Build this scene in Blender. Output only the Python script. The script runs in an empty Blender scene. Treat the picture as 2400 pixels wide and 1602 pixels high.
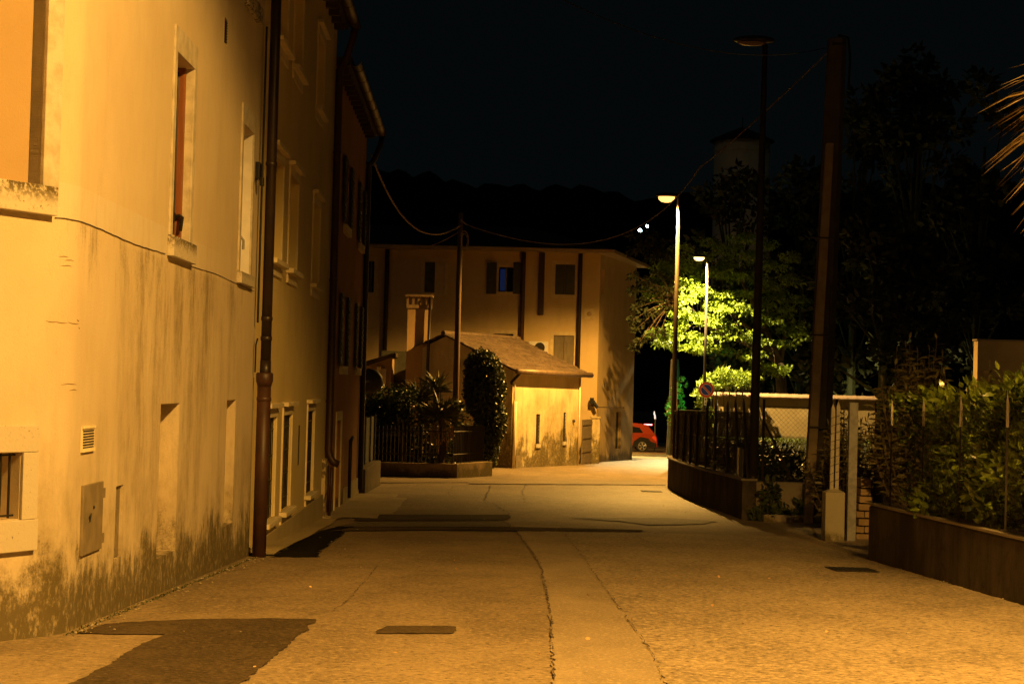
import bpy, math, random
import numpy as np
from mathutils import Vector, Matrix
random.seed(7); rng = np.random.default_rng(7)
C = bpy.context.scene.collection
SC = bpy.context.scene
# ------------------------------------------------------------ camera (at the world origin, street runs along +Y)
F = 4000.0
ROLL = math.radians(1.5); PITCH = math.atan(99.7/F)
RM = Matrix.Rotation(math.pi/2+PITCH, 3, 'X') @ Matrix.Rotation(ROLL, 3, 'Z')
cd = bpy.data.cameras.new('camera'); cam = bpy.data.objects.new('camera', cd); C.objects.link(cam)
cd.sensor_width = 36.0; cd.lens = 36.0*F/2400.0; cd.clip_start = 0.1; cd.clip_end = 3000
cam.matrix_world = RM.to_4x4(); SC.camera = cam
SC.view_settings.view_transform = 'Standard'; SC.view_settings.look = 'None'
SC.view_settings.exposure = 0.0; SC.view_settings.gamma = 1.0; SC.view_settings.use_curve_mapping = False
# ------------------------------------------------------------ night sky and a weak sun added as warm fill
W = bpy.data.worlds.new('World'); SC.world = W; W.use_nodes = True
bg = W.node_tree.nodes['Background']; bg.inputs[0].default_value = (0.46, 0.72, 0.80, 1); bg.inputs[1].default_value = 0.0031
sd = bpy.data.lights.new('fill_sun', 'SUN'); sd.energy = 0.016; sd.angle = math.radians(12); sd.color = (1.0, 0.82, 0.55)
so = bpy.data.objects.new('fill_sun', sd); C.objects.link(so); so.rotation_euler = (math.radians(52), 0, math.radians(-28))
SODIUM = (1.0, 0.517, 0.098)
P_NEAR, P_MID, P_FAR = 7000, 6600, 16000

def P(x, y, Z):                     # photo pixel (2400 wide) at street distance Z -> world point
    d = RM @ Vector(((x-1200)/F, (801-y)/F, -1)); d *= Z/d.y
    return Vector(d)
GK = [(-50, .75), (0, 1.0), (20, 1.80), (25, 1.97), (30, 2.05), (40, 2.2), (50, 2.28), (60, 2.5), (75, 3.0), (95, 3.6), (130, 4.1), (900, 4.1)]
def g(y):
    for (a, ha), (b, hb) in zip(GK, GK[1:]):
        if y <= b: return -(ha+(hb-ha)*(y-a)/(b-a))
    return -4.1
def G(x, y):                        # photo pixel -> point on the road surface
    lo, hi = 3.0, 200.0
    for _ in range(60):
        m = (lo+hi)/2; p = P(x, y, m)
        if p.z > g(m): lo = m
        else: hi = m
    return P(x, y, lo)
# ------------------------------------------------------------ mesh helpers
class MB:
    def __init__(s): s.v = []; s.f = []; s.smooth = False
    def add(s, vs, fs):
        k = len(s.v); s.v += [tuple(v) for v in vs]; s.f += [tuple(i+k for i in f) for f in fs]
    def hexa(s, b, t):              # bottom ring, top ring (4 points each, ccw from above)
        s.add(list(b)+list(t), [(3,2,1,0),(4,5,6,7),(0,1,5,4),(1,2,6,5),(2,3,7,6),(3,0,4,7)])
    def box(s, x0, x1, y0, y1, z0, z1):
        s.hexa([(x0,y0,z0),(x1,y0,z0),(x1,y1,z0),(x0,y1,z0)], [(x0,y0,z1),(x1,y0,z1),(x1,y1,z1),(x0,y1,z1)])
    def tube(s, pts, r, n=8, caps=True):
        pts = [Vector(p) for p in pts]; rs = r if isinstance(r, (list, tuple)) else [r]*len(pts)
        k = len(s.v); up = None
        for i, p in enumerate(pts):
            t = (pts[min(i+1, len(pts)-1)]-pts[max(i-1, 0)]).normalized()
            if up is None: up = Vector((0,0,1)) if abs(t.z) < .9 else Vector((1,0,0))
            a = t.cross(up).normalized(); b = a.cross(t).normalized(); up = b
            for j in range(n):
                q = 2*math.pi*j/n; s.v.append(tuple(p+a*(rs[i]*math.cos(q))+b*(rs[i]*math.sin(q))))
        for i in range(len(pts)-1):
            for j in range(n):
                a0 = k+i*n+j; a1 = k+i*n+(j+1)%n; s.f.append((a0, a0+n, a1+n, a1))
        if caps:
            s.f.append(tuple(k+j for j in range(n))); e = k+(len(pts)-1)*n; s.f.append(tuple(e+j for j in reversed(range(n))))
    def lathe(s, c, prof, n=24, axis='Z'):
        k = len(s.v); c = Vector(c)
        for r, h in prof:
            for j in range(n):
                q = 2*math.pi*j/n
                o = {'Z': (r*math.cos(q), r*math.sin(q), h), 'Y': (r*math.cos(q), h, r*math.sin(q)), 'X': (h, r*math.cos(q), r*math.sin(q))}[axis]
                s.v.append(tuple(c+Vector(o)))
        for i in range(len(prof)-1):
            for j in range(n):
                a0 = k+i*n+j; a1 = k+i*n+(j+1)%n; s.f.append((a0, a1, a1+n, a0+n))
        s.f.append(tuple(k+j for j in reversed(range(n)))); e = k+(len(prof)-1)*n; s.f.append(tuple(e+j for j in range(n)))
    def prism(s, poly, z0, z1):     # vertical prism over a polygon of (x, y)
        n = len(poly); k = len(s.v)
        s.v += [(x, y, z0) for x, y in poly]+[(x, y, z1) for x, y in poly]
        s.f.append(tuple(k+i for i in reversed(range(n)))); s.f.append(tuple(k+n+i for i in range(n)))
        for i in range(n): j = (i+1) % n; s.f.append((k+i, k+j, k+n+j, k+n+i))
    def build(s, name, m, parent=None, smooth=None, bevel=0):
        me = bpy.data.meshes.new(name); o = bpy.data.objects.new(name, me); C.objects.link(o)
        off = Vector((0,0,0))
        if parent is not None:
            o.parent = parent; q = parent
            while q is not None: off += q.location; q = q.parent
        me.from_pydata([tuple(Vector(v)-off) for v in s.v], [], s.f); me.update()
        me.materials.append(m)
        if smooth if smooth is not None else s.smooth: me.polygons.foreach_set('use_smooth', [True]*len(me.polygons))
        if bevel:
            b = o.modifiers.new('bevel', 'BEVEL'); b.width = bevel; b.segments = 2; b.limit_method = 'ANGLE'
        return o
def tag(o, label=None, cat=None, group=None, kind=None):
    for k, v in (('label', label), ('category', cat), ('group', group), ('kind', kind)):
        if v: o[k] = v
    return o
def thing(name, label, cat, loc=(0,0,0), group=None):
    o = bpy.data.objects.new(name, None); C.objects.link(o); o.location = loc
    return tag(o, label, cat, group)
def struct(name, mb, m, **k): return tag(mb.build(name, m, **k), kind='structure')
def copy_tree(o, parent=None):
    c = o.copy(); C.objects.link(c)
    if parent is not None: c.parent = parent
    for ch in [q for q in bpy.data.objects if q.parent == o]: copy_tree(ch, c)
    return c
class Wall:                         # vertical plane: o + s*t + d*n
    def __init__(w, o, t):
        w.o = Vector((o[0], o[1], 0)); w.t = Vector((t[0], t[1], 0)).normalized(); w.n = Vector((w.t.y, -w.t.x, 0))
    def p(w, s, d, z): q = w.o+w.t*s+w.n*d; return Vector((q.x, q.y, z))
    def at(w, x, y):                # photo pixel -> (s, z) on this wall
        d = RM @ Vector(((x-1200)/F, (801-y)/F, -1)); k = w.o.dot(w.n)/d.dot(w.n); q = d*k
        return (q-w.o).dot(w.t), q.z
    def box(w, mb, s0, s1, d0, d1, z0, z1):
        r = [(s0,d1),(s0,d0),(s1,d0),(s1,d1)]
        if True: r = [(s0,d0),(s0,d1),(s1,d1),(s1,d0)]
        mb.hexa([w.p(a,b,z0) for a,b in r][::-1], [w.p(a,b,z1) for a,b in r][::-1])
    def grid(w, mb, s0, s1, z0, z1, ops=(), breaks=()):   # ops: (s0,s1,z0,z1,depth)
        S = sorted({round(v, 4) for v in [s0, s1, *breaks]+[q for o in ops for q in o[:2]] if s0-1e-6 <= v <= s1+1e-6})
        Zs = sorted({round(v, 4) for v in [z0, z1]+[q for o in ops for q in o[2:4]]})
        for a, b in zip(S, S[1:]):
            for c, d in zip(Zs, Zs[1:]):
                ms, mz = (a+b)/2, (c+d)/2
                if any(o[0] < ms < o[1] and o[2] < mz < o[3] for o in ops): continue
                mb.add([w.p(a,0,c), w.p(b,0,c), w.p(b,0,d), w.p(a,0,d)], [(0,1,2,3)])
        for a, b, c, d, e in ops:
            for q in ([(a,0,c),(a,-e,c),(a,-e,d),(a,0,d)], [(b,0,c),(b,0,d),(b,-e,d),(b,-e,c)], [(a,0,c),(b,0,c),(b,-e,c),(a,-e,c)],
                      [(a,0,d),(a,-e,d),(b,-e,d),(b,0,d)], [(a,-e,c),(b,-e,c),(b,-e,d),(a,-e,d)]):
                mb.add([w.p(*v) for v in q], [(0,1,2,3)])
# ------------------------------------------------------------ materials
class NT:
    def __init__(s, name):
        s.m = bpy.data.materials.new(name); s.m.use_nodes = True; s.t = s.m.node_tree; s.t.nodes.clear()
        s.out = s.n('ShaderNodeOutputMaterial'); s.b = s.n('ShaderNodeBsdfPrincipled'); s.l(s.b.outputs[0], s.out.inputs[0])
        s.pos = s.n('ShaderNodeNewGeometry').outputs['Position']
        q = s.n('ShaderNodeSeparateXYZ'); s.l(s.pos, q.inputs[0]); s.X, s.Y, s.Z = q.outputs
    def n(s, t, **k):
        q = s.t.nodes.new(t)
        for a, b in k.items(): setattr(q, a, b)
        return q
    def l(s, a, b):
        if hasattr(a, 'default_value') or hasattr(a, 'node'): s.t.links.new(a, b)
        elif isinstance(a, (tuple, list)) and len(a) == 3 and b.type == 'RGBA': b.default_value = (*a, 1)
        else: b.default_value = a
    def math(s, op, a, b=None, clamp=False):
        q = s.n('ShaderNodeMath', operation=op, use_clamp=clamp); s.l(a, q.inputs[0])
        if b is not None: s.l(b, q.inputs[1])
        return q.outputs[0]
    def vec(s, sx=1, sy=1, sz=1):
        q = s.n('ShaderNodeVectorMath', operation='MULTIPLY'); s.l(s.pos, q.inputs[0]); q.inputs[1].default_value = (sx, sy, sz); return q.outputs[0]
    def noise(s, scale, v=None, detail=4, rough=.55, dist=0):
        q = s.n('ShaderNodeTexNoise'); s.l(v or s.pos, q.inputs['Vector']); q.inputs['Scale'].default_value = scale
        q.inputs['Detail'].default_value = detail; q.inputs['Roughness'].default_value = rough; q.inputs['Distortion'].default_value = dist
        return q.outputs['Fac']
    def voro(s, scale, v=None, feature='F1'):
        q = s.n('ShaderNodeTexVoronoi', feature=feature); s.l(v or s.pos, q.inputs['Vector']); q.inputs['Scale'].default_value = scale; return q
    def step(s, v, a, b):           # smooth 0..1 as v goes a..b
        q = s.n('ShaderNodeMapRange', interpolation_type='SMOOTHSTEP'); s.l(v, q.inputs[0])
        q.inputs[1].default_value = a; q.inputs[2].default_value = b; return q.outputs[0]
    def mix(s, f, a, b, mode='MIX'):
        q = s.n('ShaderNodeMix', data_type='RGBA', blend_type=mode); s.l(f, q.inputs[0]); s.l(a, q.inputs[6]); s.l(b, q.inputs[7]); return q.outputs[2]
    def bump(s, h, st=.3, dist=.01):
        q = s.n('ShaderNodeBump'); q.inputs['Strength'].default_value = st; q.inputs['Distance'].default_value = dist; s.l(h, q.inputs['Height']); s.l(q.outputs[0], s.b.inputs['Normal'])
    def fin(s, col, rough=.8, metal=0, spec=.5):
        s.l(col, s.b.inputs['Base Color']); s.l(rough, s.b.inputs['Roughness']); s.b.inputs['Metallic'].default_value = metal
        s.b.inputs['Specular IOR Level'].default_value = spec; return s.m
def simple(name, c1, c2, scale=6, rough=.7, metal=0, bs=0, bd=.01, bscale=60, spec=.5, v=(1,1,1), lo=.35, hi=.65):
    t = NT(name); f = t.step(t.noise(scale, t.vec(*v)), lo, hi); col = t.mix(f, c1, c2)
    if bs: t.bump(t.noise(bscale, detail=5), bs, bd)
    return t.fin(col, rough, metal, spec)
def emit(name, col, st):
    m = bpy.data.materials.new(name); m.use_nodes = True; b = m.node_tree.nodes['Principled BSDF']
    b.inputs['Base Color'].default_value = (*col, 1); b.inputs['Emission Color'].default_value = (*col, 1); b.inputs['Emission Strength'].default_value = st
    return m
def stucco(name, c1, c2, algae=.5, stain=False, streaks=.25, band=None, gofs=(1.0, .04), fine=1.0, cap=None):
    t = NT(name)
    rel = t.math('ADD', t.math('ADD', t.Z, gofs[0]), t.math('MULTIPLY', t.Y, gofs[1]))
    big = t.noise(1.1, detail=6, rough=.6); st = t.noise(1.0, t.vec(2.6, 2.6, .75), detail=8, rough=.66, dist=.1); st2 = t.noise(1.0, t.vec(14, 14, 4.2), detail=7, rough=.72, dist=.2)
    gr = t.noise(75, detail=5, rough=.75); md = t.noise(7, detail=6, rough=.7)
    col = t.mix(t.step(big, .3, .7), c1, c2)
    col = t.mix(t.math('MULTIPLY', t.step(t.math('ADD', t.math('MULTIPLY', st, .7), t.math('MULTIPLY', st2, .3)), .46, .72), streaks), col, tuple(v*.6 for v in c1), 'MIX')
    col = t.mix(t.math('MULTIPLY', t.step(gr, .62, .8), .25*fine), col, tuple(v*.5 for v in c1))
    if band:
        f = t.math('MULTIPLY', t.step(t.Z, band[0]-.01, band[0]+.01), t.step(t.math('ADD', t.Z, t.math('MULTIPLY', md, .02)), band[1]+.012, band[1]+.004))
        f = t.math('MULTIPLY', f, t.step(t.Y, 15.0, 11.0)); f = t.math('MULTIPLY', f, t.step(st2, .75, .35))
        col = t.mix(t.math('MULTIPLY', f, .8), col, (.62, .56, .46))
    if stain:
        f = t.math('MULTIPLY', t.step(t.Y, 9.3, 11.0), t.step(t.Y, 15.6, 12.4)); f = t.math('MULTIPLY', f, t.step(t.Z, .80, .74))
        f = t.math('MULTIPLY', f, t.step(t.Z, -1.5, .3))
        k = t.math('ADD', t.math('MULTIPLY', st2, .30), t.math('MULTIPLY', st, .55)); k = t.step(t.math('ADD', k, t.math('ADD', t.math('MULTIPLY', gr, .22), t.math('MULTIPLY', md, .12))), .50, .78)
        col = t.mix(t.math('MULTIPLY', f, t.math('MULTIPLY', k, .85), True), col, (.20, .15, .065))
        f2 = t.math('MULTIPLY', t.step(t.Z, .80, .79), t.step(t.Z, .35, .8)); f2 = t.math('MULTIPLY', f2, t.step(t.math('ADD', t.math('MULTIPLY', gr, .35), t.math('ADD', t.math('MULTIPLY', st2, .5), t.math('MULTIPLY', st, .5))), .66, .9))
        col = t.mix(t.math('MULTIPLY', f2, .8), col, (.16, .12, .05))
        dmp = 0 # t.math('MULTIPLY', t.step(t.Z, -.215, -.235), t.step(t.Z, -.30, -.22)); 
    if algae:
        h = t.math('ADD', t.math('MULTIPLY', t.math('SUBTRACT', st, .5), 1.5*algae), t.math('MULTIPLY', t.math('SUBTRACT', st2, .5), .45*algae))
        h = t.math('ADD', h, t.math('MULTIPLY', t.math('SUBTRACT', big, .5), 2.6*algae)); h = t.math('ADD', h, t.math('MULTIPLY', t.math('SUBTRACT', md, .5), 1.1*algae))
        v = t.math('SUBTRACT', t.math('ADD', h, algae), rel)
        m = t.step(v, -.25*algae-.05, .75*algae)
        m = t.step(t.math('ADD', m, t.math('MULTIPLY', t.math('SUBTRACT', t.math('ADD', t.math('MULTIPLY', gr, .55), t.math('MULTIPLY', st2, .45)), .5), 2.0)), .10, .95); mot = t.noise(1, t.vec(24, 24, 15), detail=5, rough=.7); m = t.math('MULTIPLY', m, t.math('SUBTRACT', 1.0, t.math('MULTIPLY', t.step(mot, .50, .68), .55)))
        soft = t.math('MULTIPLY', t.step(v, -1.7*algae, .2*algae), t.step(t.math('ADD', t.math('MULTIPLY', st, .6), t.math('MULTIPLY', md, .4)), .36, .64)); col = t.mix(t.math('MULTIPLY', soft, .50), col, (.22, .17, .075))
        col = t.mix(t.math('MULTIPLY', m, .88), col, (.085, .066, .020))
        chips = t.step(t.noise(26, t.vec(1, 1, .4), detail=3), .70, .75)
        col = t.mix(t.math('MULTIPLY', t.math('MULTIPLY', chips, .8), t.step(rel, .7*algae+.3, 0)), col, tuple(v_*.9 for v_ in c1))
    if cap:
        f = t.math('MULTIPLY', t.step(t.Z, cap[0], cap[1]), t.step(t.math('ADD', st2, t.math('MULTIPLY', gr, .4)), .6, .85)); col = t.mix(f, col, (.10, .08, .03))
    t.bump(t.math('ADD', gr, t.math('MULTIPLY', md, .8)), .5*fine, .006)
    return t.fin(col, .92, spec=.2)
def asphalt(name, base, var, coarse, rough=.62, spec=.35, glint=True, chips=(.45, .34), yfade=None):
    t = NT(name); big = t.noise(.55, t.vec(1, .45, 1), detail=6, rough=.6); mid = t.noise(6, t.vec(1, .6, 1), detail=4)
    fine = t.noise(coarse, detail=3, rough=.8); vo = t.voro(coarse*.75)
    a = tuple(v*(1-var) for v in base); b = tuple(v*(1+var) for v in base)
    col = t.mix(t.step(t.math('ADD', t.math('MULTIPLY', big, .7), t.math('MULTIPLY', mid, .3)), .35, .65), a, b)
    ptch = t.step(t.noise(1.7, t.vec(1, .5, 1), detail=5, rough=.65), .42, .66)
    col = t.mix(t.math('MULTIPLY', ptch, .45), col, tuple(v*.5 for v in base)); col = t.mix(t.math('MULTIPLY', t.step(fine, .50, .66), .75), col, tuple(v*1.7 for v in base))
    col = t.mix(t.math('MULTIPLY', t.step(fine, chips[0], chips[1]), .85), col, tuple(v*.28 for v in base))
    t.bump(t.math('ADD', fine, t.math('MULTIPLY', vo.outputs['Distance'], .5)), .75, .008)
    r = t.math('SUBTRACT', rough, t.math('MULTIPLY', t.step(fine, .62, .72), .30)) if glint else rough
    return t.fin(col, r, spec=spec)
def leafmat(name, c1, c2, rough=.45, scale=3, spec=.5, trans=0):
    t = NT(name); col = t.mix(t.step(t.noise(scale, detail=3), .35, .65), c1, c2); col = t.mix(t.step(t.noise(17, detail=1), .5, .7), col, tuple(min(1, v*1.6) for v in c2))
    t.fin(col, rough, spec=spec)
    if trans:
        tr = t.n('ShaderNodeBsdfTranslucent'); t.l(col, tr.inputs[0]); mx = t.n('ShaderNodeMixShader'); mx.inputs[0].default_value = trans
        t.l(t.b.outputs[0], mx.inputs[1]); t.l(tr.outputs[0], mx.inputs[2]); t.l(mx.outputs[0], t.out.inputs[0])
    return t.m
M = {}
M['wallA'] = stucco('cream_stucco', (.63,.53,.38), (.57,.465,.32), algae=.42, stain=True, streaks=.3, band=(.80,.985))
M['niche'] = stucco('ochre_stucco', (.42,.30,.16), (.37,.26,.135), algae=0, streaks=.2)
M['stone'] = simple('window_stone', (.56,.50,.40), (.42,.37,.28), 9, .85, bs=.6, bd=.006, bscale=80, spec=.2)
def sillstone():
    t = NT('mossy_sill_stone'); gr = t.noise(45, detail=5, rough=.7)
    f = t.math('MULTIPLY', t.step(t.math('ADD', gr, t.math('MULTIPLY', t.noise(5), .5)), .62, .82), t.step(t.Z, .83, .94))
    f2 = t.math('MULTIPLY', t.step(gr, .56, .7), t.step(t.Z, -.36, -.28))
    col = t.mix(f, (.54,.48,.38), (.10,.075,.03)); col = t.mix(f2, col, (.16,.12,.05)); col = t.mix(t.step(t.noise(60), .66, .72), col, (.2,.16,.1))
    t.bump(gr, .6, .006); return t.fin(col, .9, spec=.2)
M['sill'] = sillstone()
M['wallB'] = stucco('yellow_stucco', (.80,.64,.30), (.73,.57,.25), algae=0, streaks=.25, fine=.7)
M['plinth'] = stucco('grey_plinth', (.50,.41,.24), (.42,.34,.18), algae=0, streaks=.5, fine=.8)
M['trimB'] = simple('pale_trim', (.84,.72,.46), (.76,.64,.39), 8, .8, spec=.3)
M['wallC'] = stucco('russet_stucco', (.46,.22,.08), (.38,.18,.065), algae=.22, streaks=.3, fine=.7, gofs=(1.4, .022))
M['wallD'] = stucco('far_house_stucco', (.62,.46,.23), (.53,.39,.18), algae=.35, streaks=.3, gofs=(2.45, 0), fine=1)
M['barn'] = stucco('barn_stucco', (.74,.62,.36), (.58,.45,.23), algae=.85, streaks=1.0, gofs=(2.28, 0), fine=1.3)
M['orange'] = stucco('orange_stucco', (.50,.33,.16), (.42,.27,.125), algae=.3, streaks=.3, gofs=(2.2, 0))
M['gardenwall'] = stucco('garden_wall_render', (.30,.195,.075), (.23,.15,.055), algae=.12, streaks=.7, gofs=(2.0, 0), cap=(-.45,-.15))
M['concrete'] = stucco('weathered_concrete', (.36,.30,.22), (.26,.22,.16), algae=.12, streaks=.8, fine=1.2, gofs=(1.35, .025))
M['darkwall'] = stucco('stained_retaining_concrete', (.14,.105,.065), (.09,.068,.04), algae=.2, streaks=.9, fine=1.0, gofs=(1.35, .025))
def runwall():
    t = NT('rain_streaked_concrete'); st = t.noise(1.0, t.vec(2.2, 2.2, .8), detail=7, rough=.65); md = t.noise(5, detail=6, rough=.7); gr = t.noise(60, detail=4, rough=.7); big = t.noise(.9, detail=4)
    col = t.mix(t.step(t.math('ADD', t.math('MULTIPLY', st, .7), t.math('MULTIPLY', big, .3)), .40, .62), (.055,.044,.030), (.12,.098,.068))
    col = t.mix(t.math('MULTIPLY', t.step(t.noise(1.0, t.vec(3.6, 3.5, 1.8), detail=6),   .55, .78), .35), col, (.23,.165,.09)); col = t.mix(t.step(md, .52, .72), col, (.05,.036,.02)); col = t.mix(t.math('MULTIPLY', t.step(gr, .58, .7), .5), col, (.24,.18,.10))
    jt = t.math('LESS_THAN', t.math('FRACT', t.math('MULTIPLY', t.Y, .29)), .002); col = t.mix(jt, col, (.02,.014,.008))
    t.bump(t.math('ADD', gr, md), .7, .01); return t.fin(col, .93, spec=.15)
M['runwall'] = runwall()
M['pillar'] = stucco('lichen_concrete', (.42,.37,.26), (.34,.29,.19), algae=.15, streaks=.9, fine=1.6, gofs=(1.0, .04))
M['pole_c'] = simple('concrete_pole', (.11,.09,.065), (.085,.07,.05), 5, .9, bs=.4, bscale=40, spec=.2)
M['galv'] = simple('galvanised_steel', (.34,.33,.32), (.24,.235,.23), 14, .55, .25, bs=.2, bscale=30)
M['lampgrey'] = simple('lamp_pole_grey', (.06,.045,.03), (.042,.032,.02), 8, .55, .1, spec=.3)
M['pipe'] = simple('brown_pipe_paint', (.026,.014,.008), (.018,.010,.006), 5, .42, spec=.45)
M['pipe2'] = simple('red_brown_cast_iron', (.058,.022,.010), (.042,.016,.007), 7, .5, bs=.15, bscale=50)
M['wood'] = simple('varnished_wood', (.25,.09,.028), (.18,.062,.02), 4, .45, v=(6,6,.6), bs=.2, bscale=30)
M['darkmetal'] = simple('dark_metal', (.03,.026,.022), (.018,.016,.014), 12, .4, .5)
M['steel_door'] = simple('weathered_steel_door', (.27,.215,.135), (.20,.16,.095), 7, .6, .1, bs=.15, bscale=25)
M['whiteint'] = simple('white_reveal_paint', (.78,.76,.74), (.68,.66,.64), 8, .7, bs=.2)
M['shutter'] = simple('shutter_paint', (.16,.12,.06), (.12,.09,.045), 9, .6, v=(1,1,.3))
M['shutter_dk'] = simple('dark_shutter_paint', (.06,.055,.03), (.04,.038,.022), 9, .6)
M['glass'] = NT('dark_window_glass').fin((.01,.012,.015), .1)
M['old_wood'] = simple('grey_gate_timber', (.22,.17,.10), (.14,.105,.06), 5, .85, v=(8,8,.6), bs=.4)
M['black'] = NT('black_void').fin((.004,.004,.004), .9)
M['tile'] = None
def tiles():
    t = NT('clay_roof_tiles'); f = t.noise(4, detail=5); col = t.mix(t.step(f, .3, .7), (.08,.054,.034), (.135,.095,.062)); col = t.mix(t.step(t.noise(14, detail=4), .52, .7), col, (.06,.05,.03))
    t.bump(t.noise(25), .5, .01); return t.fin(col, .9, spec=.2)
M['tile'] = tiles()
M['eave'] = simple('eave_soffit', (.08,.05,.025), (.05,.032,.016), 3, .9)
M['copper'] = simple('copper_gutter', (.10,.055,.028), (.06,.035,.02), 6, .5, .4)
M['gutter'] = simple('grey_brown_gutter', (.22,.15,.09), (.15,.10,.06), 8, .5, .3)
M['road'] = asphalt('road_asphalt', (.245,.185,.11), .26, 30)
M['roadR'] = asphalt('coarse_worn_asphalt', (.32,.25,.16), .18, 26, chips=(.455, .385))
M['smooth'] = asphalt('smooth_strip_asphalt', (.30,.235,.15), .12, 50, chips=(.40,.30))
M['darkpatch'] = asphalt('fresh_dark_asphalt', (.075,.054,.030), .34, 34, rough=.8, spec=.15, chips=(.44,.36))
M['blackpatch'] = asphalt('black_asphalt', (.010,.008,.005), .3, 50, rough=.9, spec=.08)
M['midpatch'] = asphalt('repair_asphalt', (.16,.13,.085), .15, 50)
M['pave'] = asphalt('concrete_pavement', (.42,.34,.19), .12, 60, chips=(.34,.24))
M['crack'] = NT('crack_dirt').fin((.075,.052,.03), .95)
M['grate'] = simple('cast_iron_cover', (.05,.04,.032), (.03,.025,.02), 30, .5, .4, bs=.4, bscale=80)
M['dirt'] = simple('yard_soil', (.075,.06,.035), (.05,.045,.022), 2, .95, bs=.6, bd=.03, bscale=12)
M['hill'] = simple('night_hill_woods', (.012,.014,.008), (.008,.010,.006), .05, 1, spec=0)
M['bark'] = simple('tree_bark', (.14,.10,.065), (.08,.058,.036), 5, .95, bs=.7, bd=.03, bscale=14, v=(3,3,.6))
M['leaf_tree'] = leafmat('maple_leaves', (.14,.20,.018), (.20,.27,.026), .55, 2, .3, .35)
M['leaf_bush'] = leafmat('bush_leaves', (.17,.23,.03), (.25,.31,.04), .45, 3, .4, .2)
M['leaf_laurel'] = leafmat('laurel_leaves', (.032,.048,.007), (.20,.26,.032), .24, 2.2, .6, .12)
M['leaf_ivy'] = leafmat('ivy_leaves', (.035,.050,.012), (.06,.08,.018), .38, 6, .5)
M['leaf_ivycol'] = leafmat('climbing_ivy_leaves', (.055,.065,.016), (.09,.10,.024), .42, 5, .5)
M['leaf_nandina'] = leafmat('shrub_leaves', (.10,.085,.03), (.14,.115,.045), .5, 5, .4)
M['leaf_dark'] = leafmat('dark_tree_leaves', (.018,.025,.010), (.028,.034,.013), .7, 1, .2)
M['leaf_yucca'] = leafmat('yucca_blades', (.07,.075,.03), (.11,.10,.045), .5, 4, .4)
M['dead_leaf'] = leafmat('dry_palm_fronds', (.42,.24,.10), (.55,.34,.16), .7, 4, .3)
M['palm'] = leafmat('palm_frond_leaves', (.13,.085,.028), (.20,.125,.04), .5, 4, .4)
M['grass'] = leafmat('grass_blades', (.10,.13,.02), (.16,.18,.035), .6, 3, .3)
M['wire'] = NT('rusty_wire').fin((.05,.035,.022), .6, .3)
M['stake'] = simple('dark_wood_stake', (.035,.024,.014), (.02,.014,.009), 6, .8, v=(6,6,.6))
M['post_pale'] = simple('pale_concrete_post', (.52,.47,.38), (.40,.36,.28), 12, .85, bs=.3)
M['rustpost'] = simple('rusty_angle_iron', (.035,.024,.015), (.02,.014,.01), 20, .8)
M['brick'] = simple('pale_blocks', (.40,.27,.14), (.30,.20,.10), 6, .9, bs=.5, bscale=40)
M['red'] = NT('sign_red').fin((.75,.07,.03), .4)
M['blue'] = NT('sign_blue').fin((.03,.06,.50), .4)
M['white'] = NT('sign_white').fin((.9,.88,.82), .45)
M['blackp'] = NT('black_plastic').fin((.012,.012,.012), .35)
M['carpaint'] = NT('red_orange_car_paint').fin((.27,.030,.008), .28)
M['carpaint'].node_tree.nodes['Principled BSDF'].inputs['Coat Weight'].default_value = .6
M['rubber'] = NT('tyre_rubber').fin((.02,.02,.02), .8)
M['alloy'] = NT('alloy_rim').fin((.55,.53,.50), .35, .6)
M['cable'] = simple('twisted_cable', (.32,.24,.15), (.22,.16,.10), 40, .7)
M['ac'] = simple('white_ac_casing', (.62,.58,.50), (.55,.51,.44), 6, .5)
M['curtain'] = emit('blue_lit_curtain', (.02,.06,.25), .10)
M['lit_near'] = emit('sodium_lens', (1,.44,.10), 3.2)
M['lit_far'] = emit('warm_lens', (1,.60,.22), 4.2)
M['lens_off'] = NT('unlit_lamp_glass').fin((.35,.22,.08), .15)
M['cool'] = emit('cool_far_light', (.65,1,.95), 60)
M['green'] = emit('green_lens', (.05,1,.35), 12)
M['streak'] = emit('red_light_streak', (1,.10,.10), 14)
M['tower'] = stucco('tower_render', (.92,.86,.62), (.80,.74,.52), algae=0, streaks=.4)
M['roofdark'] = simple('dark_roof', (.035,.025,.02), (.025,.018,.014), 3, .9)
# ------------------------------------------------------------ terrain and road
def sheet(x0, x1, ys, dz, xs=None):
    mb = MB(); xs = xs or [x0, x1]; n = len(xs)
    for y in ys:
        for x in xs: mb.v.append((x, y, g(y)+dz))
    for j in range(len(ys)-1):
        for i in range(n-1): a = j*n+i; mb.f.append((a, a+1, a+n+1, a+n))
    return mb
ysr = sorted(set([k[0] for k in GK if k[0] <= 130 and k[0] > -20]+[-20]+list(range(-15, 131, 5))))
gm = sheet(-400, 400, sorted(set([-50]+[k[0] for k in GK if k[0] > -50])), -.03); struct('ground', gm, M['dirt'])
def interp(pl, Y):
    for a, b in zip(pl, pl[1:]):
        if a.y >= Y >= b.y or a.y <= Y <= b.y:
            return a.x+(b.x-a.x)*((Y-a.y)/(b.y-a.y) if b.y != a.y else 0)
    return pl[0].x if abs(pl[0].y-Y) < abs(pl[-1].y-Y) else pl[-1].x
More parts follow.
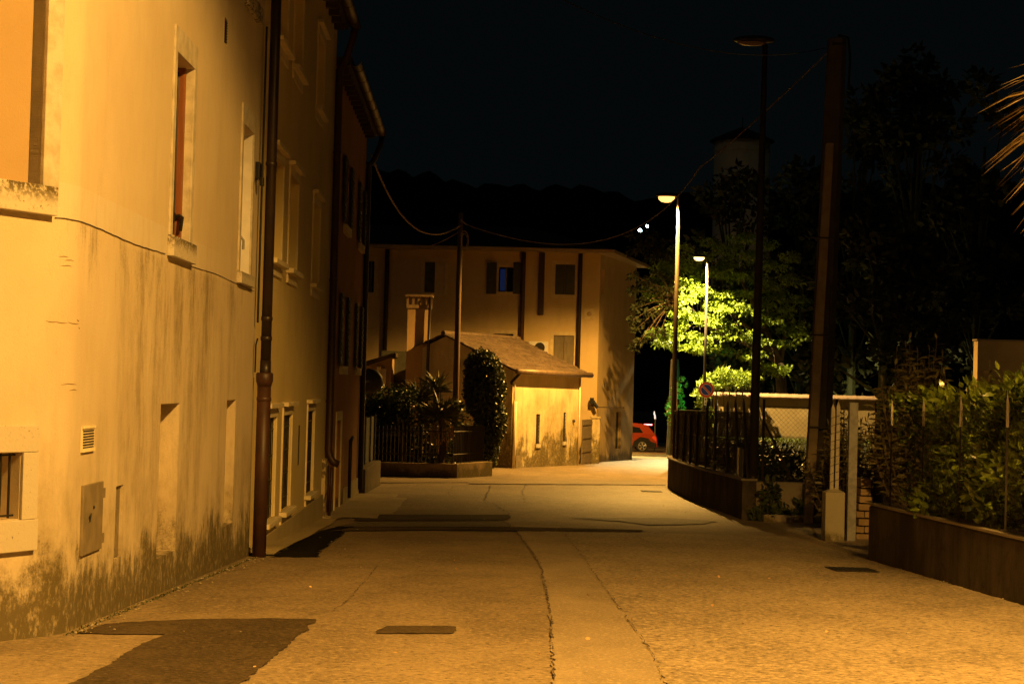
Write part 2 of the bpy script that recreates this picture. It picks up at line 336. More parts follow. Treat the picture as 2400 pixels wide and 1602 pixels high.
def patch(name, left, right, m, dz, jit=.02, step=.06, ylim=None):
    L = [G(*p) if len(p) == 2 else Vector(p) for p in left]; R = [G(*p) if len(p) == 2 else Vector(p) for p in right]
    y1 = min(max(p.y for p in L), max(p.y for p in R)); y0 = max(min(p.y for p in L), min(p.y for p in R))
    if ylim: y0 = ylim
    n = max(3, int((y1-y0)/step)); mb = MB(); ja = jb = 0
    ks = [k[0] for k in GK if y0 < k[0] < y1]
    ys = sorted(set([y0+(y1-y0)*i/n for i in range(n+1)]+ks))
    for Y in ys:
        ja = .6*ja+random.uniform(-jit, jit); jb = .6*jb+random.uniform(-jit, jit)
        z = g(Y)+dz; mb.v += [(interp(L, Y)+ja, Y, z), (interp(R, Y)+jb, Y, z)]
    for i in range(len(ys)-1): mb.f.append((2*i, 2*i+1, 2*i+3, 2*i+2))
    return struct(name, mb, m)
def poly(name, pts, m, dz, jit=.012, seg=.05):
    from mathutils.geometry import tessellate_polygon
    Wp = [G(*p) for p in pts]; out = []
    for i, a in enumerate(Wp):
        b = Wp[(i+1) % len(Wp)]; n = max(1, int((b-a).length/seg))
        for k_ in range(n):
            p = a.lerp(b, k_/n); j = 0 if n < 2 else jit
            out.append(Vector((p.x+random.uniform(-j, j), p.y+random.uniform(-j, j)*1.5, 0)))
    mb = MB(); mb.v = [(p.x, p.y, g(p.y)+dz) for p in out]; mb.f = [tuple(t) for t in tessellate_polygon([out])]
    o = struct(name, mb, m)
    if o.data.polygons and sum(p.normal.z*p.area for p in o.data.polygons) < 0: o.data.flip_normals()
    return o
struct('road', sheet(-3.2, 3.9, ysr, 0, xs=[-3.2, 0, 3.9]), M['road'])
# side ground by the gate and far square
sq = MB()
ys2 = [k for k in ysr if 40 <= k <= 130]
for y in ys2: sq.v += [(3.9, y, g(y)), (40, y, g(y))]
for i in range(len(ys2)-1): sq.f.append((2*i, 2*i+1, 2*i+3, 2*i+2))
sq2 = [k for k in ysr if 30 <= k <= 130]; k0 = len(sq.v)
for y in sq2: sq.v += [(-14, y, g(y)-.002), (-3.2, y, g(y)-.002)]
for i in range(len(sq2)-1): sq.f.append((k0+2*i, k0+2*i+1, k0+2*i+3, k0+2*i+2))
struct('side_road', sq, M['road'])
dv = MB()
for y in (17.6, 20, 22, 25, 26.45): dv.v += [(3.9, y, g(y)), (12, y, g(y)+.02)]
for i in range(4): dv.f.append((2*i, 2*i+1, 2*i+3, 2*i+2))
struct('driveway', dv, M['roadR'])
# worn coarse right half, smooth strip, repairs
stripR = [(1317,1243),(1373,1316),(1411,1371),(1442,1413),(1483,1471),(1532,1537),(1560,1602)]
patch('road_coarse_surface', stripR+[(1640,1800)], [(3.72, G(2000,1243).y, 0),(3.72, 5.0, 0)], M['roadR'], .004, .015)
patch('road_smooth_strip', [(1203,1230),(1245,1292),(1266,1323),(1283,1399),(1290,1440),(1293,1492),(1297,1602),(1300,1800)], [(1311,1230),(1317,1243),(1373,1316),(1411,1371),(1442,1413),(1483,1471),(1532,1537),(1560,1602),(1650,1800)], M['smooth'], .008, .012)
poly('road_patch_dark', [(176,1484),(245,1463),(291,1459),(437,1452),(651,1449),(745,1451),(742,1457),(722,1464),(722,1477),(701,1489),(621,1558),(567,1602),(480,1680),(20,1680),(165,1602),(249,1562),(326,1512),(387,1488),(240,1486)], M['darkpatch'], .005)
poly('road_patch_small', [(880,1480),(893,1473),(910,1467),(1050,1467),(1068,1469),(1070,1478),(1060,1485),(882,1485)], M['darkpatch'], .005, .006)
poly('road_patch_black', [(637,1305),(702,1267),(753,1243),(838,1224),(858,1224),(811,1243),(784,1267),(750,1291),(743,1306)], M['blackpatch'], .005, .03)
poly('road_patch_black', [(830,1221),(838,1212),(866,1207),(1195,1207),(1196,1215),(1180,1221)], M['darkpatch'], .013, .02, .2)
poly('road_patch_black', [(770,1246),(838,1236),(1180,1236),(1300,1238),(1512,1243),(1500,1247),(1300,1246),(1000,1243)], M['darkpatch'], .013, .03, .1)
poly('road_patch_black', [(1330,1214),(1560,1214),(1680,1222),(1640,1229),(1520,1231),(1450,1222)], M['midpatch'], .012, .03, .2)
poly('road_patch_mid', [(838,1223),(1180,1222),(1198,1229),(1196,1235),(800,1235)], M['midpatch'], .012, .01, .2)
poly('road_patch_mid', [(917,1166),(954,1168),(921,1206),(835,1206)], M['pave'], .012, .02, .2)
poly('road_joint_line', [(1100,1133),(1560,1136),(1560,1137),(1100,1134.5)], M['darkpatch'], .012, .02, .3)
poly('road_joint_line', [(880,1131),(1100,1130),(1100,1131),(880,1132)], M['darkpatch'], .012, .02, .3)
pv = MB()
for s0, s1, w in ((15.7, 24.0, .26), (24.0, 31.2, .75)):
    ks = [s0+(s1-s0)*i/12 for i in range(13)]
    k = len(pv.v)
    for y in ks:
        x = -2.05-.0225*y; pv.v += [(x-.05, y, g(y)+.016), (x+w+random.uniform(-.02, .02), y, g(y)+.016)]
    for i in range(12): pv.f.append((k+2*i, k+2*i+1, k+2*i+3, k+2*i+2))
struct('pavement', pv, M['pave'])
def crack(name, pts, w=.018, jit=.012, dz=.016):
    W_ = [G(*p) for p in pts]; mb = MB(); q = []
    for a, b in zip(W_, W_[1:]):
        n = max(2, int((b-a).length/.035))
        for i in range(n): q.append(a.lerp(b, i/n))
    q.append(W_[-1]); j = 0
    for i, p in enumerate(q):
        j = .8*j+random.uniform(-jit, jit)*min(1, p.y/25); ww = w*random.uniform(.05, 1.5)*random.choice((.3,1,1))
        t = (q[min(i+1, len(q)-1)]-q[max(i-1, 0)]); t.z = 0; t.normalize(); nn = Vector((t.y, -t.x, 0)); c = p+nn*j
        for sgn in (1, -1): v = c+nn*ww*sgn*.5; mb.v.append((v.x, v.y, g(v.y)+dz))
    run = 0
    for i in range(len(q)-1):
        if run > 0: run -= 1; continue
        if random.random() < .12: run = random.randint(1, 5)
        mb.f.append((2*i, 2*i+1, 2*i+3, 2*i+2))
    return struct(name, mb, M['crack'])
for pts, w in (([(1200,1238),(1210,1247),(1245,1292),(1266,1323),(1283,1399),(1290,1440),(1293,1492),(1297,1599)], .019),
          ([(1150,1138),(1136,1172),(1186,1199),(1196,1206)], .05), ([(1234,1134),(1223,1151),(1230,1179)], .05), ([(1179,1223),(1196,1232),(1190,1240)], .04),
          ([(1470,1248),(1563,1291),(1601,1305),(1788,1317)], .022), ([(1317,1243),(1373,1316),(1411,1371),(1442,1413),(1483,1471)], .016), ([(896,1315),(818,1407),(784,1434)], .016),
          ([(1062,1140),(1050,1158),(1066,1170)], .03), ([(1483,1471),(1532,1537),(1556,1600)], .010),([(910,1313),(1050,1311),(1240,1312)], .012)):
    crack('road_crack', pts, w*.5)
# ------------------------------------------------------------ house A (corner house, left)
class Curve(Wall):
    def __init__(w):
        w.pts = []; x, y = -2.305, 8.98; s = .12
        def th(s): return math.radians(28)*(1-min(1, max(0, (s+.05)/.30))) + math.radians(.45)
        S = [-.1+.03*i for i in range(13)]
        pos = {0.26: (x, y)}; cur = Vector((-2.300, 9.05)); out = [(.26, cur.copy())]
        s = .26
        while s > -.1: cur = cur-Vector((math.sin(th(s-.015)), math.cos(th(s-.015))))*.03; s -= .03; out.append((s, cur.copy()))
        w.n0 = out[::-1]
    def frame(w, s):
        if s <= w.n0[0][0]:
            a = math.radians(28.45); t = Vector((math.sin(a), math.cos(a))); return w.n0[0][1]+t*(s-w.n0[0][0]), t
        if s >= w.n0[-1][0]:
            a = math.radians(-.45); t = Vector((math.sin(a), math.cos(a))); return w.n0[-1][1]+t*(s-w.n0[-1][0]), t
        for (a, pa), (b, pb) in zip(w.n0, w.n0[1:]):
            if a <= s <= b: k = (s-a)/(b-a); return pa.lerp(pb, k), (pb-pa).normalized()
    def p(w, s, d, z):
        q, t = w.frame(s); return Vector((q.x+t.y*d, q.y-t.x*d, z))
A = Curve(); YA = 9.05-.26          # s = y - YA on the main facade
S = lambda y: y-YA
hA = thing('corner_house', 'tall cream stuccoed house nearest on the left, its rounded corner stained with grime', 'house', (-2.6, 9, g(9)))
big = (-3.4, -.150, .95, 2.9, .09); base = (-1.0, -.225, -.74, -.405, .22)
w1 = (S(11.47), S(12.12), .94, 2.185, .16); w2 = (S(14.5), S(15.1), .90, 2.16, .16)
w3 = (S(11.47), S(12.12), 3.30, 4.5, .16); w4 = (S(14.5), S(15.1), 3.30, 4.5, .16)
d1 = (S(11.33), S(12.0), -1.22, -.19, .15); d2 = (S(14.1), S(14.58), -1.24, -.19, .15)
mb1 = (S(10.07), S(10.27), -1.09, -.66, .05)
vt = (S(13.42), S(13.56), 2.64, 2.84, .06)
mw = MB()
A.grid(mw, -3.6, S(15.62), -2.6, 5.6, [big, base, w1, w2, w3, w4, d1, d2, mb1, vt], breaks=[-.1+.03*i for i in range(13)])
ends = [A.p(S(15.62), 0, 0), A.p(-3.6, 0, 0)]
for a, b in (((ends[0].x, ends[0].y), (-9, 15.62)), ((-9, 15.62), (-9, ends[1].y)), ((-9, ends[1].y), (ends[1].x, ends[1].y))):
    mw.add([(a[0], a[1], -2.6), (b[0], b[1], -2.6), (b[0], b[1], 5.6), (a[0], a[1], 5.6)], [(0,1,2,3)])
mw.build('wall', M['wallA'], hA)
rf = MB(); rf.prism([(A.p(-3.6, .45, 0).x, A.p(-3.6, .45, 0).y), (A.p(0.1, .45, 0).x, A.p(0.1, .45, 0).y), (-1.87, 15.7), (-9.2, 15.7), (-9.2, 5.0)], 5.605, 5.8); rf.build('roof', M['tile'], hA)
# blind niche: ochre panel and stone frame
q = MB(); A.box(q, -3.38, -.155, -.088, -.080, .955, 2.895); q.build('niche_panel', M['niche'], hA)
q = MB(); A.box(q, -.150, -.035, -.085, .022, .948, 3.05); q.build('niche_frame', M['stone'], hA, bevel=.004)
q = MB(); A.box(q, -3.5, -.062, -.13, .045, .80, .946); q.build('window_sill', M['sill'], hA, bevel=.004)
# barred basement window
bw = MB()
A.box(bw, -1.1, -.115, 0, .022, -.403, -.27); A.box(bw, -.223, -.115, 0, .022, -.742, -.405); A.box(bw, -1.1, -.115, 0, .030, -.90, -.744)
bwo = bw.build('window_surround', M['sill'], hA, bevel=.003)
q = MB()
for i in range(11):
    s = -.262-.062*i; q.tube([A.p(s, -.035, -.735), A.p(s+random.uniform(-.004,.004), -.035, -.57), A.p(s, -.035, -.41)], .0068, 6)
for z in (-.418, -.722): q.tube([A.p(-.98, -.035, z), A.p(-.228, -.035, z)], .006, 6)
q.build('window_bars', M['darkmetal'], hA)
q = MB(); A.box(q, -.99, -.228, -.215, -.20, -.738, -.41); q.build('shutter', simple('ochre_board', (.50,.38,.22), (.42,.31,.17), 6, .8), hA)
# tall windows: surround > frame > handle
def stone_window(w, o, hw, sillname='window_sill', intmat='stone', withframe=True):
    a, b, c, d, e = o
    q = MB()
    w.box(q, a-.085, a, 0, .016, c, d); w.box(q, b, b+.10, 0, .016, c, d); w.box(q, a-.085, b+.10, 0, .016, d, d+.17)
    su = q.build('window_surround', M['stone'], hw, bevel=.003)
    q = MB(); w.box(q, a-.09, b+.12, 0, .045, .80 if c < 2 else c-.15, c-.002); q.build('window_sill', M['sill'], hw, bevel=.004)
    q = MB(); w.box(q, b-.0015, b-.006, -e+.004, .001, c, d); q.build('window_reveal', M[intmat], su)
    if withframe:
        q = MB(); w.box(q, a+.002, b-.008, -e+.004, -e+.02, c+.002, d-.002)
        w.box(q, b-.045, b-.007, -e+.021, -.045 if intmat == 'stone' else -e+.05, c+.002, d-.002); w.box(q, b-.055, b-.0455, -e+.021, -e+.055, c+.002, d-.002)
        fr = q.build('window_frame', M['wood'], su)
    return su
s1 = stone_window(A, w1, hA); s2 = stone_window(A, w2, hA, intmat='whiteint'); stone_window(A, w3, hA); stone_window(A, w4, hA)
q = MB(); q.tube([A.p(w1[1]-.066, -.092, .96), A.p(w1[1]-.066, -.092, 2.15)], .008, 6)
q.tube([A.p(w1[1]-.066, -.09, 1.12), A.p(w1[1]-.075, -.05, 1.13), A.p(w1[1]-.08, -.03, 1.12), A.p(w1[1]-.08, -.04, 1.02)], [.016,.014,.013,.012], 8)
A.box(q, w1[1]-.09, w1[1]-.056, -.108, -.08, 1.09, 1.15); A.box(q, w1[1]-.085, w1[1]-.056, -.105, -.08, .95, .98)
q.build('shutter_bolt', M['darkmetal'], s1); q = MB(); q.tube([A.p(w1[1]-.20, -.085, .96), A.p(w1[1]-.20, -.085, 2.15)], .008, 6)
q = MB(); q.tube([A.p(w2[1]-.16, -.07, 1.25), A.p(w2[1]-.16, -.03, 1.20), A.p(w2[1]-.16, -.03, 1.12)], .012, 6); q.build('window_handle', M['galv'], s2)
# vents, meter doors, sensor
q = MB(); sv = S(9.18)
A.box(q, sv, sv+.28, 0, .006, -.425, -.285)
A.box(q, sv, sv+.28, .004, .014, -.298, -.285); A.box(q, sv, sv+.28, .004, .014, -.425, -.405)
vv = q.build('vent_grille', M['trimB'], hA)
q = MB()
for i in range(7): z = -.309-.0148*i; A.box(q, sv+.02, sv+.26, .0062, .0085, z-.0075, z)
q.build('slots', M['black'], vv)
q = MB(); s0, s9 = S(9.22), S(9.68); A.box(q, s0, s9, .0, .016, -.985, -.605)
md = q.build('meter_door', M['steel_door'], hA, bevel=.003)
for zh in (-.70, -.955):
    q = MB(); A.box(q, s9-.002, s9+.035, 0, .02, zh, zh+.055); q.build('hinge', M['steel_door'], md)
q = MB(); q.tube([A.p(s0+.13, .017, -.79), A.p(s0+.15, .024, -.765), A.p(s0+.14, .019, -.81)], .005, 6); A.box(q, s0+.22, s0+.25, .0162, .019, -.745, -.73); q.build('latch', M['darkmetal'], md)
q = MB(); A.box(q, mb1[0]+.002, mb1[1]-.002, -.049, -.02, -1.085, -.665); A.box(q, mb1[0]+.06, mb1[0]+.09, -.02, -.005, -1.03, -.80); q.build('recess_cover', M['steel_door'], hA)
q = MB(); A.box(q, vt[0]+.005, vt[1]-.005, -.055, -.03, vt[2], vt[3])
for i in range(8): A.box(q, vt[0], vt[1], -.03, .002, vt[2]+.02+.022*i, vt[2]+.028+.022*i)
q.build('vent_grille', M['darkmetal'], hA)
q = MB(); A.box(q, S(15.22), S(15.36), 0, .05, 1.78, 1.93); A.box(q, S(15.25), S(15.33), .05, .08, 1.72, 1.80); q.build('door_bell_box', M['darkmetal'], hA, bevel=.004)
# string-course crack / cable
q = MB(); pts = []
for i in range(90):
    s = -.04+i*.075
    if S(11.36) < s < S(12.25): continue
    pts.append(A.p(s, .004, .797+.006*math.sin(s*3.1)+random.uniform(-.002, .002)-(.02*max(0, (s-5.6)))))
cut = next(i for i in range(len(pts)-1) if (pts[i+1]-pts[i]).length > .5)
q.tube(pts[:cut+1], .0026, 5); q.tube(pts[cut+1:], .0022, 5); q.build('wall_crack', M['crack'], hA)
# scratches on the stucco
q = MB()
for (s_, z_, l_) in ((-.02,.26,.12),(.10,.262,.16),(.22,.28,.05),(.26,.24,.02),(.0,.60,.09),(.05,.585,.1),(.02,.555,.11),(.05,-.06,.2),(.14,-.09,.12),(-.08,.262,.08)):
    n = 8; q.tube([A.p(s_+l_*i/n, .001, z_+.003*math.sin(i*.5+z_*9)+random.uniform(-.001,.001)) for i in range(n+1)], [.0005+.0022*math.sin(math.pi*i/n) for i in range(n+1)], 4)
q.build('wall_scratches', simple('scratch_ochre', (.36,.25,.12), (.3,.2,.09), 20, .95), hA)
# drainpipe A/B
q = MB(); py = 15.52; px = -2.235
q.tube([(px, py, 5.5), (px, py, -.02)], .047, 16); q.tube([(px, py, -.02), (px, py, .16)], [.052,.05], 16)
for z in (1.95, .54, .36): q.lathe((px, py, z), [(.048,-.02),(.053,-.015),(.053,.015),(.048,.02)], 16)
dp = q.build('drainpipe', M['pipe'], hA, smooth=True)
q = MB(); q.tube([(px-.005, py, 0.03), (px-.008, py, g(15.5)-.05)], .062, 18); q.lathe((px-.005, py, .02), [(.062,-.10),(.072,-.06),(.078,-.05),(.078,.02),(.066,.03)], 18); q.lathe((px-.005, py, -.19), [(.062,-.02),(.068,-.015),(.068,.015),(.062,.02)], 18)
q.build('cast_iron_shoe', M['pipe2'], dp, smooth=True)
q = MB(); q.tube([(px-.075, py-.02, .36), (px-.09, py-.02, .30), (px-.09, py-.02, .05)], .008, 6); q.tube([(px-.075, py-.03, 3.2), (px-.078, py-.03, .5)], .011, 6); q.build('cable_run', M['darkmetal'], dp)
# ------------------------------------------------------------ house B (yellow) and C (russet)
TB = (-.0225, 1.0)
B = Wall((-2.05-.0225*15.7, 15.7), TB)
SB = lambda y: (y-15.7)*math.hypot(1, .0225)
hB = thing('terraced_house', 'yellow stuccoed house with pale window trims just beyond the first downpipe', 'house', (-2.6, 19, g(19)), 'terraced houses on the left')
wins = [(16.98,17.88),(18.53,19.42),(21.28,22.2)]
tops = [(16.98,17.88),(18.53,19.42),(21.28,22.2)]
ops = [(SB(a), SB(b), -1.44, -.40, .13) for a, b in wins]+[(SB(a), SB(b), 1.20, 2.22, .13) for a, b in wins]+[(SB(a), SB(b), 3.42, 4.35, .13) for a, b in tops]
q = MB(); B.grid(q, 0, SB(24.1), -2.7, 5.02, ops)
a = B.p(SB(24.1), 0, 0); b0 = B.p(0, 0, 0)
q.add([(a.x,a.y,-2.7),(-9,a.y,-2.7),(-9,a.y,5.02),(a.x,a.y,5.02)], [(0,1,2,3)]); q.add([(-9,a.y,-2.7),(-9,15.7,-2.7),(-9,15.7,5.02),(-9,a.y,5.02)], [(0,1,2,3)])
q.build('wall', M['wallB'], hB)
q = MB(); B.box(q, 0, SB(24.05), -.02, .028, -2.4, -1.58); q.build('plinth', M['plinth'], hB, bevel=.004)
def trimmed(w, hw, s0, s1, z0, z1, m='trimB', grille=True, head=True):
    q = MB(); jw = .055
    w.box(q, s0-jw, s0, 0, .018, z0, z1); w.box(q, s1, s1+jw, 0, .018, z0, z1); w.box(q, s0-jw, s1+jw, 0, .020, z1, z1+.10)
    if head: w.box(q, s0-jw-.04, s1+jw+.04, 0, .075, z1+.10, z1+.145)
    fr = q.build('window_surround', M[m], hw, bevel=.003)
    q = MB(); w.box(q, s0-jw-.04, s1+jw+.04, 0, .085, z0-.055, z0-.003); w.box(q, s0-jw, s1+jw, 0, .022, z0-.16, z0-.056)
    q.build('window_sill', M[m], hw, bevel=.006)
    q = MB(); w.box(q, s0+.003, s1-.003, -.126, -.11, z0, z1)
    for i in range(3): c = s0+(s1-s0)*(i/2); w.box(q, max(s0+.003, c-.03), min(s1-.003, c+.03), -.109, -.085, z0, z1)
    q.build('window_shutter', M['shutter'], hw)
    if grille:
        q = MB()
        for i in range(7):
            s = s0+(s1-s0)*(i+.5)/7; q.tube([w.p(s, -.02, z0), w.p(s, -.02, z1)], .007, 6)
        for i in range(4): z = z0+(z1-z0)*(i+.5)/4; q.tube([w.p(s0, -.02, z), w.p(s1, -.02, z)], .006, 6)
        for i in range(14): z = z0+(z1-z0)*(i+.5)/14; q.lathe(w.p(s0+.03, -.015, z), [(.004,-.014),(.013,0),(.004,.014)], 6)
        q.build('window_grille', M['darkmetal'], hw)
for k, (a, b) in enumerate(wins):
    trimmed(B, hB, SB(a), SB(b), -1.44, -.40, grille=True); trimmed(B, hB, SB(a), SB(b), 1.20, 2.22, grille=False); trimmed(B, hB, SB(a), SB(b), 3.42, 4.35, grille=False)
q = MB(); B.box(q, SB(20.28), SB(20.33), 0, .012, -1.02, -.55); q.build('cable_slot', M['pipe'], hB)
def eave(w, hw, s0, s1, zt, over=.34):
    q = MB(); w.box(q, s0, s1, -6.0, over-.03, zt, zt+.05)
    for i in range(int((s1-s0)/.45)): s = s0+.2+.45*i; w.box(q, s, s+.08, 0, over-.06, zt-.09, zt-.001)
    q.build('eave_soffit', M['eave'], hw)
    q = MB()
    w.box(q, s0, s1, -6.0, over, zt+.052, zt+.12); q.build('roof', M['tile'], hw)
    q = MB(); n = 10
    for i in range(n):
        pass
    ring = [(over+.06+.075*math.cos(math.pi+math.pi*j/10), zt+.06+.075*math.sin(math.pi+math.pi*j/10)) for j in range(11)]
    ring2 = [(over+.06+.070*math.cos(math.pi+math.pi*j/10), zt+.062+.070*math.sin(math.pi+math.pi*j/10)) for j in range(11)]
    poly = ring+ring2[::-1]; k = len(q.v); m = len(poly)
    ss = [s0-.05+(s1-s0+.1)*i/8 for i in range(9)]
    for s in ss:
        for d, z in poly: q.v.append(tuple(w.p(s, d, z)))
    for i in range(8):
        for j in range(m): a0 = k+i*m+j; a1 = k+i*m+(j+1)%m; q.f.append((a0, a1, a1+m, a0+m))
    q.f.append(tuple(k+j for j in range(m))); q.f.append(tuple(k+8*m+j for j in reversed(range(m))))
    for i in range(8):
        s = s0+.4+(s1-s0-.8)*i/7; r = [(over+.06+.078*math.cos(math.pi+math.pi*j/8), zt+.06+.078*math.sin(math.pi+math.pi*j/8)) for j in range(9)]; q.tube([w.p(s, d, z) for d, z in r], .006, 4)
    q.build('gutter', M['copper'], hw, smooth=True)
eave(B, hB, 0, SB(24.0), 4.95, .20)
q = MB(); x0 = B.p(SB(23.95), .06, 0)
q.tube([B.p(SB(23.9), .26, 4.93), B.p(SB(23.9), .24, 4.80), B.p(SB(23.93), .15, 4.52), (x0.x, x0.y, 4.36), (x0.x, x0.y, -.98), (x0.x+.02, x0.y, -1.08), (x0.x+.07, x0.y, -1.15), (x0.x+.14, x0.y+.02, -1.18)], .052, 12)
for z in (3.2, 1.4, -.3): q.lathe((x0.x, x0.y, z), [(.052,-.02),(.060,-.015),(.060,.015),(.052,.02)], 12)
q.build('drainpipe', M['pipe2'], hB, smooth=True)
q = MB(); yb = 23.97
q.tube([(x0.x-.02, yb, -1.2), (x0.x-.02, yb, -1.85)], .035, 8); q.tube([(x0.x+.05, yb-.02, -1.22), (x0.x+.045, yb, -1.5), (x0.x+.03, yb, -1.9)], .022, 8); q.build('conduit', M['pipe2'], hB, smooth=True)
q = MB(); B.box(q, SB(23.62), SB(24.0), .0, .05, -1.93, -1.10); B.box(q, SB(23.6), SB(24.05), 0, .14, -1.99, -1.90)
q.build('pipe_cover', simple('peeling_pipe_cover', (.62,.50,.30), (.18,.13,.07), 9, .9, bs=.6, bscale=20, lo=.5, hi=.56), hB)
hC = thing('terraced_house', 'russet brown house beyond the second downpipe, farthest in the left terrace', 'house', (-2.7, 27, g(27)), 'terraced houses on the left')
Cw = Wall((-2.05-.0225*24.12, 24.12), TB); SCc = lambda y: (y-24.12)*math.hypot(1, .0225)
cw = [(26.2, 27.2), (29.6, 30.5)]
ops = [(SCc(a), SCc(b), .22, 1.32, .12) for a, b in cw]+[(SCc(a), SCc(b), 2.40, 3.40, .12) for a, b in cw]+[(SCc(25.9), SCc(26.8), -2.3, -.62, .12)]
q = MB(); Cw.grid(q, 0, SCc(31.1), -2.8, 4.53, ops)
a = Cw.p(SCc(31.1), 0, 0); q.add([(a.x,a.y,-2.8),(-9,a.y,-2.8),(-9,a.y,4.53),(a.x,a.y,4.53)], [(0,1,2,3)]); q.add([(-9,a.y,-2.8),(-9,24.1,-2.8),(-9,24.1,4.53),(-9,a.y,4.53)], [(0,1,2,3)])
q.build('wall', M['wallC'], hC)
for a, b in cw:
    for z0, z1 in ((.22, 1.32), (2.40, 3.40)):
        q = MB(); Cw.box(q, SCc(a)+.002, SCc(b)-.002, -.118, -.09, z0, z1); q.build('window_shutter', M['shutter_dk'], hC)
        q = MB(); Cw.box(q, SCc(a)-.05, SCc(b)+.05, 0, .06, z0-.13, z0-.003); q.build('window_sill', M['trimB'], hC)
        for s, sg in ((SCc(a), -1), (SCc(b), 1)):
            q = MB(); Cw.box(q, s+.02*sg-(.40 if sg < 0 else 0), s+.02*sg+(.40 if sg > 0 else 0), .02, .05, z0, z1)
            for i in range(12): z = z0+.06+(z1-z0-.12)*i/11; Cw.box(q, s+.05*sg-(.33 if sg < 0 else 0), s+.05*sg+(.33 if sg > 0 else 0), .051, .06, z-.015, z+.015)
            q.build('open_shutter', M['shutter_dk'], hC)
q = MB(); s0, s1 = SCc(25.9), SCc(26.8)
Cw.box(q, s0-.12, s0, 0, .02, -2.3, -.62)
Cw.box(q, s1, s1+.12, 0, .02, -2.3, -.62); Cw.box(q, s0-.12, s1+.12, 0, .02, -.62, -.48); q.build('door_surround', M['trimB'], hC)
q = MB(); Cw.box(q, s0+.002, s1-.002, -.118, -.08, -2.3, -.622)
for i in range(3): Cw.box(q, s0+.1, s1-.1, -.08, -.06, -2.0+.48*i, -1.65+.48*i)
q.build('door', M['old_wood'], hC)
q = MB(); Cw.box(q, SCc(27.7), SCc(31.1), 0, .03, -2.6, -1.75); q.build('plinth', M['plinth'], hC)
q = MB(); q.tube([Cw.p(SCc(28.4), .05, -1.95), Cw.p(SCc(28.4), .05, -1.0), Cw.p(SCc(28.45), .08, -.95), Cw.p(SCc(28.5), .05, -1.0)], .03, 8); q.build('gas_pipe', M['pipe'], hC, smooth=True)
eave(Cw, hC, 0.0, SCc(31.05), 4.46, .22)
q = MB(); c1 = Cw.p(SCc(31.0), .06, 0)
q.tube([Cw.p(SCc(31.0), .28, 4.45), Cw.p(SCc(31.0), .26, 4.30), Cw.p(SCc(31.0), .15, 4.02), (c1.x, c1.y, 3.9), (c1.x, c1.y, g(31)+.1)], .05, 12)
q.build('drainpipe', M['pipe'], hC, smooth=True)
# low wall with netted fence past house C
q = MB(); q.box(-3.0, -2.62, 31.3, 35.0, g(33)-.3, -1.62); lw = q.build('low_wall', M['darkwall'], bevel=.02); tag(lw, 'short dark low wall beyond the last house on the left', 'wall')
nf = thing('netted_fence', 'dark fence clad in green netting on the short wall beside the left terrace', 'fence', (-2.8, 33, -1.62))
q = MB(); q.box(-2.79, -2.775, 31.35, 34.9, -1.60, -.72); q.build('netting', simple('green_shade_net', (.03,.035,.016), (.02,.024,.012), 30, .8), nf)
for y in (31.4, 32.6, 33.8, 34.9):
    q = MB(); q.tube([(-2.75, y, -1.6), (-2.75, y, -.68)], .02, 6); q.build('fence_post', M['galv'], nf)
tm = thing('traffic_mirror', 'round convex traffic mirror seen from behind near the end of the left terrace', 'mirror', (-3.0, 36, g(36)))
c = P(868, 893, 36.5); q = MB(); q.lathe((c.x, 36.5, c.z), [(.06,-.10),(.20,-.06),(.27,0),(.27,.03)], 24, 'Y'); q.build('mirror_back', M['shutter_dk'], tm, smooth=True)
q = MB(); q.tube([(c.x-.12, 36.4, g(36)), (c.x-.12, 36.4, c.z+.2)], .03, 8); q.tube([(c.x-.12,36.4,c.z), (c.x, 36.42, c.z)], .02, 6); q.build('mirror_pole', M['galv'], tm)
